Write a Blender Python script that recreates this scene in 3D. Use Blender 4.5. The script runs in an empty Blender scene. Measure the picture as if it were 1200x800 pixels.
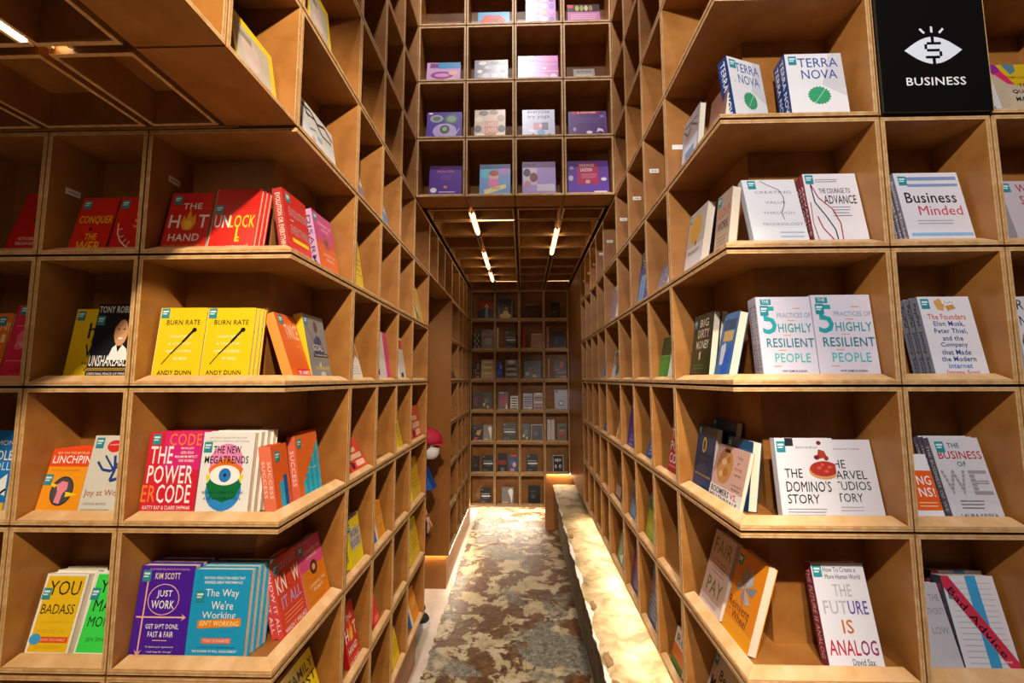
import bpy, bmesh, math, random
from mathutils import Vector, Matrix, noise
random.seed(7)
S = bpy.context.scene
COL = S.collection
PI = math.pi

# ---------------------------------------------------------------- camera, world, lights, exposure
Z0 = 1.79            # height of the shelf joint at eye level above the floor
CZ = Z0 + 0.0191
f_px, pitch, yaw, roll = 491.02, 0.089625, -0.026757, -0.00197
cam = bpy.data.cameras.new('camera'); cam.sensor_width = 36; cam.lens = 36 * f_px / 1200
cam.clip_start = 0.02; cam.clip_end = 60
co = bpy.data.objects.new('camera', cam); COL.objects.link(co); S.camera = co
Fv = Vector((math.sin(yaw) * math.cos(pitch), math.cos(yaw) * math.cos(pitch), math.sin(pitch)))
Rv = Vector((math.cos(yaw), -math.sin(yaw), 0)); Uv = Rv.cross(Fv)
Rv, Uv = math.cos(roll) * Rv + math.sin(roll) * Uv, -math.sin(roll) * Rv + math.cos(roll) * Uv
M3 = Matrix((Rv, Uv, -Fv)).transposed()
co.matrix_world = Matrix.Translation((0.6488, -1.1303, CZ)) @ M3.to_4x4()

world = bpy.data.worlds.new('world'); S.world = world; world.use_nodes = True
bg = world.node_tree.nodes['Background']
bg.inputs[0].default_value = (1.0, 0.80, 0.60, 1); bg.inputs[1].default_value = 0.02
S.view_settings.view_transform = 'Standard'; S.view_settings.look = 'None'
S.view_settings.exposure = 0.12; S.view_settings.gamma = 1.0
S.view_settings.use_curve_mapping = False

def spot(name, loc, to, energy, color, angle=120, radius=0.04, blend=0.6):
    l = bpy.data.lights.new(name, 'SPOT'); l.energy = energy; l.color = color
    l.spot_size = math.radians(angle); l.spot_blend = blend; l.shadow_soft_size = radius
    o = bpy.data.objects.new(name, l); COL.objects.link(o); o.location = loc
    d = Vector(to) - Vector(loc); o.rotation_euler = d.to_track_quat('-Z', 'Y').to_euler()
    return o
WARM = (1.0, 0.83, 0.62); NEUT = (1.0, 0.93, 0.89)
spot('track_spot', (0.90, -1.85, Z0 + 1.75), (-0.6, 0.0, Z0 - 0.65), 440, WARM, 84, .04, .35)
spot('track_spot', (0.40, -1.85, Z0 + 1.75), (1.85, 0.0, Z0 + 0.0), 250, NEUT, 80, .04, .35)
spot('track_spot', (0.6, -0.7, Z0 + 4.3), (0.6, 1.0, Z0 + 1.2), 125, NEUT, 90)
spot('track_spot', (0.6, 0.25, Z0 + 3.9), (0.6, 0.9, Z0 - 1.0), 170, NEUT, 90)

# ---------------------------------------------------------------- helpers
W, H_, C_, E_, B_ = 1.204, 0.37254, 0.4366, 0.3994, 4.0005
CW, FW = 0.29, 0.299
TY = C_ + 3 * CW
DEP, T, G = 0.155, 0.0108, 0.0036      # cubby inner depth, board thickness, half gap

def lin(h):
    v = [int(h[i:i + 2], 16) / 255 for i in (0, 2, 4)]
    return tuple(x / 12.92 if x <= .04045 else ((x + .055) / 1.055) ** 2.4 for x in v)
MATS = {}
def mat(name, fn):
    if name not in MATS:
        m = bpy.data.materials.new(name); m.use_nodes = True
        MATS[name] = m; fn(m, m.node_tree.nodes, m.node_tree.links, m.node_tree.nodes['Principled BSDF'])
    return MATS[name]
def plain(hexc, rough=0.4, prefix='print'):
    def fn(m, n, l, b):
        b.inputs['Base Color'].default_value = (*lin(hexc), 1); b.inputs['Roughness'].default_value = rough
    return mat(f'{prefix}_{hexc}_{rough}', fn)
def noise_mix(m, n, l, b, c1, c2, scale=(3, 3, 3), nscale=4, rough=0.5, detail=4, lo=.35, hi=.65, coord='Object'):
    tc = n.new('ShaderNodeTexCoord'); mp = n.new('ShaderNodeMapping'); mp.inputs['Scale'].default_value = scale
    no = n.new('ShaderNodeTexNoise'); no.inputs['Scale'].default_value = nscale; no.inputs['Detail'].default_value = detail
    cr = n.new('ShaderNodeValToRGB'); cr.color_ramp.elements[0].position = lo; cr.color_ramp.elements[1].position = hi
    cr.color_ramp.elements[0].color = (*lin(c1), 1); cr.color_ramp.elements[1].color = (*lin(c2), 1)
    l.new(tc.outputs[coord], mp.inputs[0]); l.new(mp.outputs[0], no.inputs['Vector'])
    l.new(no.outputs['Fac'], cr.inputs[0]); l.new(cr.outputs[0], b.inputs['Base Color'])
    b.inputs['Roughness'].default_value = rough
    return no, cr
WOOD = mat('birch_veneer', lambda m, n, l, b: noise_mix(m, n, l, b, '8C5824', 'A87336', (2, 2, 2), 5, .42, 6, .3, .7, 'Object'))
EDGE = mat('ply_edge_light', lambda m, n, l, b: noise_mix(m, n, l, b, 'C0935C', 'D8B483', (6, 6, 6), 8, .55, 3))
PLY = mat('ply_edge_dark', lambda m, n, l, b: noise_mix(m, n, l, b, '8C6236', 'A67C4C', (6, 6, 6), 10, .6, 3))
LEDGE = mat('ledge_beech', lambda m, n, l, b: noise_mix(m, n, l, b, 'C89C66', 'DCB688', (3, 3, 3), 5, .45, 4))
PANEL = mat('panel_veneer', lambda m, n, l, b: noise_mix(m, n, l, b, '8A521E', '9C6630', (1, 1, .4), 3, .4, 5))
def pages_fn(m, n, l, b):
    tc = n.new('ShaderNodeTexCoord'); wv = n.new('ShaderNodeTexWave'); wv.inputs['Scale'].default_value = 260
    wv.bands_direction = 'Y'; wv.inputs['Distortion'].default_value = 1
    cr = n.new('ShaderNodeValToRGB'); cr.color_ramp.elements[0].color = (*lin('CDBFA6'), 1); cr.color_ramp.elements[1].color = (*lin('F0E6D2'), 1)
    l.new(tc.outputs['Object'], wv.inputs['Vector']); l.new(wv.outputs['Fac'], cr.inputs[0]); l.new(cr.outputs[0], b.inputs['Base Color'])
    b.inputs['Roughness'].default_value = .8
PAGES = mat('book_pages', pages_fn)
def emis(name, color, strength):
    def fn(m, n, l, b):
        b.inputs['Base Color'].default_value = (*color, 1); b.inputs['Emission Color'].default_value = (*color, 1)
        b.inputs['Emission Strength'].default_value = strength
    return mat(name, fn)

class MB:
    """collects faces with a material index"""
    def __init__(s, *mats): s.v = []; s.f = []; s.m = []; s.mats = list(mats)
    def mi(s, m):
        if m not in s.mats: s.mats.append(m)
        return s.mats.index(m)
    def face(s, pts, m=0):
        i = len(s.v); s.v += [tuple(p) for p in pts]; s.f.append(tuple(range(i, i + len(pts)))); s.m.append(m)
    def box(s, x0, y0, z0, x1, y1, z1, m=0, top=0):
        i = len(s.v)
        s.v += [(x0, y0, z0), (x1, y0, z0), (x1, y1, z0), (x0, y1, z0), (x0, y0, z1), (x1, y0, z1), (x1, y1, z1), (x0, y1, z1)]
        for q in ((0, 3, 2, 1), (4, 5, 6, 7), (0, 1, 5, 4), (1, 2, 6, 5), (2, 3, 7, 6), (3, 0, 4, 7)):
            s.f.append(tuple(i + k for k in q)); s.m.append(m)
    def prism(s, poly, z0, z1, m=0):
        i = len(s.v); n = len(poly)
        a = sum(poly[k][0] * poly[(k + 1) % n][1] - poly[(k + 1) % n][0] * poly[k][1] for k in range(n))
        if a < 0: poly = poly[::-1]
        s.v += [(x, y, z0) for x, y in poly] + [(x, y, z1) for x, y in poly]
        s.f.append(tuple(i + k for k in range(n))[::-1]); s.m.append(m)
        s.f.append(tuple(i + n + k for k in range(n))); s.m.append(m)
        for k in range(n):
            j = (k + 1) % n; s.f.append((i + k, i + j, i + n + j, i + n + k)); s.m.append(m)
    def mesh(s, name):
        me = bpy.data.meshes.new(name); me.from_pydata(s.v, [], s.f)
        for m in s.mats: me.materials.append(m)
        me.polygons.foreach_set('material_index', s.m); me.update(); return me
    def obj(s, name, parent=None, loc=None):
        return link(name, s.mesh(name), parent, loc)
def link(name, me, parent=None, loc=None, rot=None):
    o = bpy.data.objects.new(name, me); COL.objects.link(o)
    if parent: o.parent = parent
    if loc is not None: o.location = loc
    if rot is not None: o.rotation_euler = rot
    return o
def empty(name, loc=(0, 0, 0), rot=(0, 0, 0)):
    o = bpy.data.objects.new(name, None); COL.objects.link(o); o.location = loc; o.rotation_euler = rot
    o.empty_display_size = .05; return o
def tag(o, label=None, cat=None, group=None, kind=None):
    if label: o['label'] = label
    if cat: o['category'] = cat
    if group: o['group'] = group
    if kind: o['kind'] = kind
    return o

# wall frames: local x runs to the viewer's right, y runs into the wall, z up
RZ = {'F': 0, 'T': 0, 'B': 0, 'L': PI / 2, 'R': -PI / 2}
def wp(wall, s, d, z):
    """s along the viewer's right, d into the wall, z above the eye-level joint"""
    if wall == 'F': return Vector((s, d, Z0 + z))
    if wall == 'T': return Vector((s, TY + d, Z0 + z))
    if wall == 'B': return Vector((s, B_ + d, Z0 + z))
    if wall == 'L': return Vector((-d, s, Z0 + z))
    if wall == 'R': return Vector((W + d, -s, Z0 + z))

# ---------------------------------------------------------------- cubbies
CM = {}
def edge3(mb, x0, x1, z0, z1, y0, y1, vertical=False):
    """plywood front edge in three plies"""
    if vertical:
        a = x0 + (x1 - x0) * .42; b = x0 + (x1 - x0) * .54
        for p, q, m in ((x0, a, 1), (a, b, 2), (b, x1, 1)): mb.box(p, y0, z0, q, y1, z1, m)
    else:
        a = z0 + (z1 - z0) * .43; b = z0 + (z1 - z0) * .54
        for p, q, m in ((z0, a, 1), (a, b, 2), (b, z1, 1)): mb.box(x0, y0, p, x1, y1, q, m)
def cubby_meshes(w, d=DEP, ledge=True, h=H_, ld=.030):
    key = (round(w, 4), d, ledge, h, ld)
    if key in CM: return CM[key]
    x0, x1, z0, z1 = G * .7, w - G * .7, G, h - G
    e = .0012
    b = MB(WOOD, EDGE, PLY)
    b.box(x0, d, z0, x1, d + .01, z1)
    b.box(x0, e, z0, x1, d, z0 + T); edge3(b, x0, x1, z0, z0 + T, 0, e)
    b.box(x0, e, z1 - T, x1, d, z1); edge3(b, x0, x1, z1 - T, z1, 0, e)
    s = MB(WOOD, EDGE, PLY)
    s.box(0, e, z0 + T, T, d, z1 - T); edge3(s, 0, T, z0 + T, z1 - T, 0, e, True)
    l = None
    if ledge:
        l = MB(LEDGE)
        lw = x1 - x0 - 2 * T; hh, dd, m = .0175 * (ld / .030) ** .5, ld, .014
        l.v = [(0, .003, 0), (lw, .003, 0), (lw, dd + .005, 0), (0, dd + .005, 0), (m * .15, .003, .002), (lw - m * .15, .003, .002), (lw - m, dd, hh), (m, dd, hh), (lw - m, dd + .005, hh), (m, dd + .005, hh)]
        l.f = [(0, 3, 2, 1), (0, 1, 5, 4), (4, 5, 6, 7), (7, 6, 8, 9), (2, 3, 9, 8), (0, 4, 7, 9, 3), (1, 2, 8, 6, 5)]; l.m = [0] * 7
    CM[key] = (b.mesh('cubby'), s.mesh('side_panel'), l.mesh('ledge') if l else None)
    return CM[key]
def cubby(case, wall, s0, s1, k, d=DEP, ledge=True, h=H_, tagsp=0, local=False):
    w = s1 - s0
    b, s, l = cubby_meshes(w, d, ledge, h, .018 if wall in 'LR' else .030)
    o = link('cubby', b, case, wp(wall, s0, 0, k * H_), (0, 0, RZ[wall]))
    link('side_panel', s, o, (G * .7, 0, 0)); link('side_panel', s, o, (w - G * .7 - T, 0, 0))
    if l: link('ledge', l, o, (G * .7 + T, 0, G + T))
    if tagsp:
        m = MB(plain('E9E2DC', .5), plain('6A6A70', .5))
        sx = w - G * .7 - T - .0012 if tagsp < 0 else G * .7 + T + .0004
        m.box(0, 0, 0, .0008, .042, .019); m.box(-.0002, .006, .008, .001, .036, .0105, 1)
        m.obj('shelf_label', o, (sx, .045 if wall == 'F' else .022, .205))
    return o
def bay_meshes(sgn):
    """L-shaped corner cubby; footprint on the left side, mirrored for the right"""
    def P(pts): return [(sgn * x, y) for x, y in pts]
    g = G * .7; e = .0012
    b = MB(WOOD, EDGE, PLY)
    for za, zb in ((G, G + T), (H_ - G - T, H_ - G)):
        b.prism(P([(-C_ + g, e), (-e, e), (-e, C_ - g), (-DEP, C_ - g), (-DEP, DEP), (-C_ + g, DEP)]), za, zb)
        h = zb - za
        for p, q, m in ((0, .4, 1), (.4, .56, 2), (.56, 1, 1)):
            b.prism(P([(-C_ + g, 0), (0, 0), (0, C_ - g), (-e, C_ - g), (-e, e), (-C_ + g, e)]), za + p * h, za + q * h, m)
    b.prism(P([(-C_ + g, DEP), (-DEP, DEP), (-DEP, C_ - g), (-DEP - .01, C_ - g), (-DEP - .01, DEP + .01), (-C_ + g, DEP + .01)]), G, H_ - G)
    s1 = MB(WOOD, EDGE, PLY); s1.prism(P([(-C_ + g, e), (-C_ + g + T, e), (-C_ + g + T, DEP), (-C_ + g, DEP)]), G + T, H_ - G - T)
    for p, q, m in ((0, .4, 1), (.4, .56, 2), (.56, 1, 1)):
        s1.prism(P([(-C_ + g + p * T, 0), (-C_ + g + q * T, 0), (-C_ + g + q * T, e), (-C_ + g + p * T, e)]), G + T, H_ - G - T, m)
    s2 = MB(WOOD, EDGE, PLY); s2.prism(P([(-e, C_ - g), (-e, C_ - g - T), (-DEP, C_ - g - T), (-DEP, C_ - g)]), G + T, H_ - G - T)
    for p, q, m in ((0, .4, 1), (.4, .56, 2), (.56, 1, 1)):
        s2.prism(P([(0, C_ - g - p * T), (0, C_ - g - q * T), (-e, C_ - g - q * T), (-e, C_ - g - p * T)]), G + T, H_ - G - T, m)
    l = MB(LEDGE)
    zb = G + T; hh = .0175; dd = .030
    a0 = -C_ + g + T; m = .014
    out = [(a0, .003), (-.003, .003), (-.003, C_ - g - T)]
    inn = [(a0 + m, dd), (-dd, dd), (-dd, C_ - g - T - m)]
    bk = [(a0 + m, dd + .005), (-dd - .005, dd + .005), (-dd - .005, C_ - g - T - m)]
    O, I, K = P(out), P(inn), P(bk)
    for i in (0, 1):
        l.face([(*O[i], zb), (*O[i + 1], zb), (*O[i + 1], zb + .002), (*O[i], zb + .002)])
        l.face([(*O[i], zb + .002), (*O[i + 1], zb + .002), (*I[i + 1], zb + hh), (*I[i], zb + hh)])
        l.face([(*I[i], zb + hh), (*I[i + 1], zb + hh), (*K[i + 1], zb + hh), (*K[i], zb + hh)])
        l.face([(*K[i], zb + hh), (*K[i + 1], zb + hh), (*K[i + 1], zb), (*K[i], zb)])
    for i in (0, 2):
        l.face([(*O[i], zb), (*O[i], zb + .002), (*I[i], zb + hh), (*K[i], zb + hh), (*K[i], zb)])
    ms = b.mesh('cubby'), s1.mesh('side_panel'), s2.mesh('side_panel'), l.mesh('ledge')
    for me in ms:
        bm = bmesh.new(); bm.from_mesh(me); bmesh.ops.remove_doubles(bm, verts=bm.verts, dist=1e-6)
        bmesh.ops.recalc_face_normals(bm, faces=bm.faces); bm.to_mesh(me); bm.free()
    return ms
def bay(case, ms, x, k, lab=False):
    o = link('corner_cubby', ms[0], case, (x, 0, Z0 + k * H_))
    link('side_panel', ms[1], o); link('side_panel', ms[2], o); link('ledge', ms[3], o)
    if lab:
        m = MB(plain('E9E2DC', .5), plain('6A6A70', .5))
        m.box(0, 0, 0, .0008, .042, .019); m.box(.0002, .006, .008, .001, .036, .0105, 1)
        if x == 0: m.obj('shelf_label', o, (-C_ + .0145, .06, .245))
        else:
            m.obj('shelf_label', o, (.062, C_ - .0150, .150)).rotation_euler = (0, 0, PI / 2)
# ================================================================ large structure
def case(label, cat='bookcase'):
    return tag(empty('bookcase', (0, 0, 0)), label, cat, 'birch plywood cubby bookcases')
fl = MB(mat('pale_floor', lambda m, n, l, b: noise_mix(m, n, l, b, 'C9B4A2', 'DCCBBB', (1, 1, 1), 6, .35, 6)))
fl.box(-3.2, -3.5, -.05, 4.4, 5.6, 0); tag(fl.obj('floor'), kind='structure')

# old tiled floor set into the pale one
def tile_fn(m, n, l, b):
    geo = n.new('ShaderNodeNewGeometry')
    def nz(sc, det=6, rough=.6, dist=0):
        x = n.new('ShaderNodeTexNoise'); x.inputs['Scale'].default_value = sc; x.inputs['Detail'].default_value = det
        x.inputs['Roughness'].default_value = rough; x.inputs['Distortion'].default_value = dist
        l.new(geo.outputs['Position'], x.inputs['Vector']); return x.outputs['Fac']
    def ramp(src, stops):
        r = n.new('ShaderNodeValToRGB'); r.color_ramp.interpolation = 'LINEAR'
        while len(r.color_ramp.elements) < len(stops): r.color_ramp.elements.new(.5)
        for el, (p, c) in zip(r.color_ramp.elements, stops): el.position = p; el.color = (*lin(c), 1)
        l.new(src, r.inputs[0]); return r.outputs[0]
    def mix(fac, a, b_):
        x = n.new('ShaderNodeMix'); x.data_type = 'RGBA'; l.new(fac, x.inputs[0]); l.new(a, x.inputs[6]); l.new(b_, x.inputs[7]); return x.outputs[2]
    cream = ramp(nz(7, 8, .7), [(.3, '9A865C'), (.48, 'BCAA84'), (.7, 'D4C6A8')])
    dark = ramp(nz(16, 8, .75), [(.32, '2A1C10'), (.48, '5E3A1C'), (.6, '7A5228'), (.72, '5C5844')])
    grey = ramp(nz(26, 10, .85), [(.36, '34302A'), (.5, '7C7666'), (.66, 'B4AC9C')])
    pf = ramp(nz(4.6, 15, .70, .25), [(.495, '000000'), (.502, 'FFFFFF')])
    rim = ramp(nz(4.6, 15, .70, .25), [(.502, '8A6A48'), (.525, 'FFFFFF')])
    gf = ramp(nz(1.7, 8, .6, .4), [(.53, '000000'), (.57, 'FFFFFF')])
    c = mix(pf, dark, cream)
    mu = n.new('ShaderNodeMix'); mu.data_type = 'RGBA'; mu.blend_type = 'MULTIPLY'; mu.inputs[0].default_value = 1
    l.new(c, mu.inputs[6]); l.new(rim, mu.inputs[7]); c2 = mix(pf, c, mu.outputs[2]); c = mix(gf, c2, grey)
    l.new(c, b.inputs['Base Color']); b.inputs['Roughness'].default_value = .45
    bp = n.new('ShaderNodeBump'); bp.inputs['Strength'].default_value = .6; bp.inputs['Distance'].default_value = .01
    l.new(pf, bp.inputs['Height']); l.new(bp.outputs[0], b.inputs['Normal'])
TILE = mat('worn_tile', tile_fn)
of = tag(empty('floor', (0, 0, 0)), kind='structure')
of = MB(plain('3A3226', .8)); of.box(.03, -.3, -.001, 1.06, 5.0, .001); of = tag(of.obj('floor'), kind='structure')
for j in range(15):
    for i in range(3):
        xa, xb = (.018, .36, .66, 1.058)[i], (.018, .36, .66, 1.058)[i + 1]
        ya = -.14 + .345 * j; yb = ya + .343; z = .004 + random.uniform(0, .0012)
        pts = [(xa if i else xa + random.uniform(-.008, .012), ya), (xb - .0015, ya), (xb - .0015, yb)]
        if i == 0:
            for q in range(9): pts.append((xa + random.uniform(-.008, .014), yb - (q) * .343 / 9))
        else: pts.append((xa, yb))
        m = MB(TILE); m.prism(pts, 0, z); m.obj('tile', of)

# unseen slabs added behind the shelving against light leaks, plus walls closing the space
wm = plain('5A4632', .8, 'wall')
def wall(name, *b):
    m = MB(wm); m.box(*b); return tag(m.obj(name), kind='structure')
wall('wall_left', -1.62, .172, 0, -.172, .30, Z0 + 2 * H_)
wall('wall_left', -.30, .30, .30, -.172, TY + E_ - .02, 4.6)
wall('wall_left', -.30, -1.2, Z0 + 2 * H_ + .12, -.172, .30, 4.6)
wall('wall_right', W + .172, .172, 0, W + 2.2, .30, 4.6)
wall('wall_right', W + .172, .30, .0, W + .30, 4.3, 4.6)
wall('wall_back', -1.6, 5.0, 0, W + .6, 5.1, 4.6)
wall('wall_back', .0, TY + .18, Z0 + 3 * H_ + .13, W, TY + .3, 4.7)
wall('ceiling', -.3, TY + .3, Z0 + 3 * H_ + .13, W + .3, 4.4, Z0 + 3 * H_ + .2)
wall('wall_left', -.30, TY + E_ - .02, Z0 + 2 * H_, -.172, 4.4, Z0 + 3 * H_ + .15)
wall('wall_left', -.30, 2.66, .3, -.172, 4.4, Z0 + 2 * H_)
wall('wall_left', -1.62, TY, 0, -1.5, 2.7, Z0 + 2 * H_)

# ---- left bookcase facing the camera and around the corner
LB = bay_meshes(1); RB = bay_meshes(-1)
cs = case('left front bookcase facing the camera with red and yellow books, beside the aisle mouth')
for k in range(-4, 2):
    for i in range(3):
        cubby(cs, 'F', -C_ - FW * (i + 1), -C_ - FW * i, k, tagsp=(1 if (k == 1 and i == 0) else 0))
    bay(cs, LB, 0, k, lab=(k == 1))
pl = MB(PANEL); pl.box(-1.33, .05, 0, -.05, .16, .296); pl.obj('plinth', cs)
# ---- left aisle bookcase
cs = case('left aisle bookcase running from the corner shelf back to the passage')
for k in range(-4, 8):
    for i in range(3): cubby(cs, 'L', C_ + CW * i, C_ + CW * (i + 1), k)
    if k < 3: cubby(cs, 'L', TY, TY + E_, k)
pl = MB(PANEL); pl.box(-.16, .17, 0, -.052, TY + E_ - .004, .296); pl.obj('plinth', cs)
ep = MB(PANEL); ep.box(-.30, TY + E_, .298, -.001, TY + E_ + .012, Z0 + 2 * H_); ep.obj('end_panel', cs)
cs = case('upper left bookcase standing over the coffered ceiling, top left')
for k in range(2, 8):
    for i in range(3): cubby(cs, 'L', -CW * (i + 1), -CW * i, k, d=.195)
    cubby(cs, 'L', 0, C_, k)
# ---- far left bookcase and the row over the passage
cs = case('far left bookcase beyond the side passage, with a plain end panel')
yl = [2.64, 2.64 + C_, 2.93 + C_, 3.22 + C_, 3.51 + C_]
for k in range(-4, 2):
    for a, b_ in zip(yl[:-1], yl[1:]): cubby(cs, 'L', a, b_, k)
ep = MB(PANEL); ep.box(-1.5, 2.622, .29, -.001, 2.638, Z0 + 2 * H_); ep.obj('end_panel', cs)
pl = MB(PANEL); pl.box(-1.5, 2.662, 0, -.03, 4.3, .283); pl.obj('plinth', cs)
cs = case('row of dim cubbies over the side passage under the tunnel ceiling, left')
yy = [TY + E_, TY + E_ + .29, TY + E_ + .58, 2.64] + yl[1:]
for a, b_ in zip(yy[:-1], yy[1:]): cubby(cs, 'L', a, b_, 2)
# ---- right
cs = case('right front bookcase facing the camera with white business books')
for k in range(-4, 5):
    for i in range(3):
        cubby(cs, 'F', W + C_ + FW * i, W + C_ + FW * (i + 1), k)
    if k > -4: bay(cs, RB, W, k, lab=(k == 2))
pl = MB(PANEL); pl.box(W + C_ + .005, .05, 0, W + 1.33, .16, .296); pl.obj('plinth', cs)
cs = case('right aisle bookcase hovering over the lit stone bench')
yr = [C_, C_ + CW, C_ + 2 * CW, TY, TY + E_] + [TY + E_ + CW * (i + 1) for i in range(4)]
for k in range(-3, 8):
    for i, (a, b_) in enumerate(zip(yr[:-1], yr[1:])):
        if k >= 3 and i > 2: continue
        cubby(cs, 'R', -b_, -a, k, tagsp=(1 if k == 2 else 0))
ep = MB(PANEL); ep.box(W, yr[-1] + .003, Z0 - 3 * H_ + .003, W + .02, B_, Z0 + 3 * H_); ep.obj('end_panel', cs)
# ---- bridge bookcase over the tunnel
cs = case('bridge bookcase spanning the aisle above the tunnel with violet children books')
for k in range(3, 8):
    for i in range(4): cubby(cs, 'T', W / 4 * i, W / 4 * (i + 1), k)
# ---- far end
cs = case('far end bookcase closing the tunnel with dark books')
for k in range(-4, 3):
    for i in range(4):
        if k == -4 and i == 3: continue
        cubby(cs, 'B', W / 4 * i, W / 4 * (i + 1), k)
ub = MB(WOOD); ub.box(0, B_ + .168, .296, W * .75, B_ + .99, .31); ub.obj('base_board', cs)
ep = MB(PANEL); ep.box(W * .75 + .003, B_ + .10, 0, W + .168, B_ + .115, Z0 - 3 * H_ - .012); ep.obj('back_panel', cs)
sp = MB(PANEL); sp.box(W * .75 - .004, B_ + .002, .30, W * .75 + .008, B_ + .10, Z0 - 3 * H_ - .002); sp.obj('side_panel', cs)

ce = MB(WOOD); ce.box(-1.7, -.006, Z0 + 2 * H_ + .001, -.168, .175, Z0 + 2 * H_ + .124); tag(ce.obj('ceiling'), kind='structure')
# ---- coffered ceilings: open boxes hanging mouth down with a lamp channel between them
def coffer(parent, x0, y0, x1, y1, z, d=.10):
    m = MB(WOOD, EDGE); t = .010; g = .011
    x0 += g; x1 -= g; y0 += g; y1 -= g
    m.box(x0, y0, z + d, x1, y1, z + d + .01)
    for b in ((x0, y0, x1, y0 + t), (x0, y1 - t, x1, y1), (x0, y0 + t, x0 + t, y1 - t), (x1 - t, y0 + t, x1, y1 - t)):
        m.box(b[0], b[1], z + .0015, b[2], b[3], z + d); m.box(b[0], b[1], z, b[2], b[3], z + .0015, 1)
    return m.obj('coffer', parent)
ce = MB(WOOD); ce.box(-1.7, -1.6, Z0 + 2 * H_ + .112, -.21, 0.0, Z0 + 2 * H_ + .124); ce = tag(ce.obj('ceiling'), kind='structure')
xs = [-.21, -.425, -.737, -1.036, -1.335, -1.634]
ys = [0, -.29, -.58, -.87, -1.16, -1.45]
for a, b_ in zip(xs[:-1], xs[1:]):
    for c_, d_ in zip(ys[:-1], ys[1:]): coffer(ce, b_, d_, a, c_, Z0 + 2 * H_ + .002)
ce = MB(WOOD); ce.box(0, TY + .2, Z0 + 3 * H_ + .115, W, B_, Z0 + 3 * H_ + .127); ce = tag(ce.obj('ceiling'), kind='structure')
xs = [.012, .31, .603, .903, 1.192]
ys = [TY + .19] + [1.70 + .3055 * i for i in range(7)] + [B_ - .002]
for a, b_ in zip(xs[:-1], xs[1:]):
    for c_, d_ in zip(ys[:-1], ys[1:]): coffer(ce, a, c_, b_, d_, Z0 + 3 * H_ + .003)

# ---- LED tubes in the channels
LED = emis('led_tube', (1.0, .82, .58), 20); LEDW = emis('led_dim', (1.0, .74, .42), 7)
STRIP = emis('led_strip', (1.0, .86, .64), 60)
def tube(x0, y0, x1, y1, z, label, m=LED, r=.010):
    dx, dy = x1 - x0, y1 - y0; L = math.hypot(dx, dy)
    t = empty('led_tube', ((x0 + x1) / 2, (y0 + y1) / 2, z), (0, 0, math.atan2(dy, dx)))
    b = MB(m); n = 8
    ring = [(math.cos(2 * PI * i / n) * r, math.sin(2 * PI * i / n) * r) for i in range(n)]
    for i in range(n):
        j = (i + 1) % n
        b.face([(-L / 2, *ring[i]), (L / 2, *ring[i]), (L / 2, *ring[j]), (-L / 2, *ring[j])])
    b.obj('glass_tube', t)
    for s_ in (-1, 1):
        c = MB(plain('B9A88E', .4)); c.box(-.006, -.008, -.008, .006, .008, .012); c.obj('end_cap', t, (s_ * (L / 2 + .004), 0, 0))
    tag(t, label, 'lamp', 'LED tubes in the ceiling channels')
zt = Z0 + 3 * H_ - .002
tube(.31, 1.56, .31, 1.95, zt, 'bright LED tube at the front left of the tunnel ceiling')
tube(.31, 2.43, .31, 2.95, zt, 'bright LED tube at the middle left of the tunnel ceiling')
tube(.31, 3.12, .31, 3.48, zt, 'bright LED tube at the rear left of the tunnel ceiling')
tube(.903, 1.87, .903, 2.48, zt, 'bright LED tube on the right half of the tunnel ceiling')
tube(.335, 1.70, .59, 1.70, zt + .012, 'thin cross tube at the front left of the tunnel ceiling', LEDW, .005)
tube(.335, 3.533, .585, 3.533, zt + .012, 'thin cross tube at the rear left of the tunnel ceiling', LEDW, .005)
tube(.925, 3.533, 1.17, 3.533, zt + .012, 'thin cross tube at the rear right of the tunnel ceiling', LEDW, .005)
tube(-.425, -1.1, -.425, -.315, Z0 + 2 * H_ + .007, 'LED tube in the low coffered ceiling at the top left', emis('led_tube_near', (1.0, .82, .58), 60), .0065)
tube(-.40, -.29, -.36, -.29, Z0 + 2 * H_ + .02, 'added glow standing in for reflected lamplight beside the crossing of the low ceiling', LEDW, .006)  # added glow for lamplight reflecting in the cross channel, no tube there

# ---- LED strips under the shelving
STRIP2 = emis('led_strip_bright', (1.0, .88, .68), 150)
def strip(label, *b, mt=None):
    m = MB(mt or STRIP); m.box(*b); tag(m.obj('led_strip'), label, 'lamp', 'LED strips under the bookcases')
zr = Z0 - 3 * H_
strip('LED strip glowing under the right aisle bookcase onto the stone bench', W + .03, .10, zr - .006, W + .045, TY + E_ + 4 * CW, zr - .001)
strip('LED strip glowing under the far end bookcase onto the floor', .02, B_ + .72, .286, .86, B_ + .76, .294, mt=STRIP2)
strip('LED strip glowing under the far left bookcase', -.026, 2.68, .284, -.008, 3.95, .290)
strip('LED strip under the plain end panel in the passage', -1.2, 2.642, .284, -.03, 2.652, .288)
strip('LED strip above the end of the stone bench', W * .75 + .02, B_ + .07, zr - .012, W + .05, B_ + .082, zr - .004)

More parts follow.
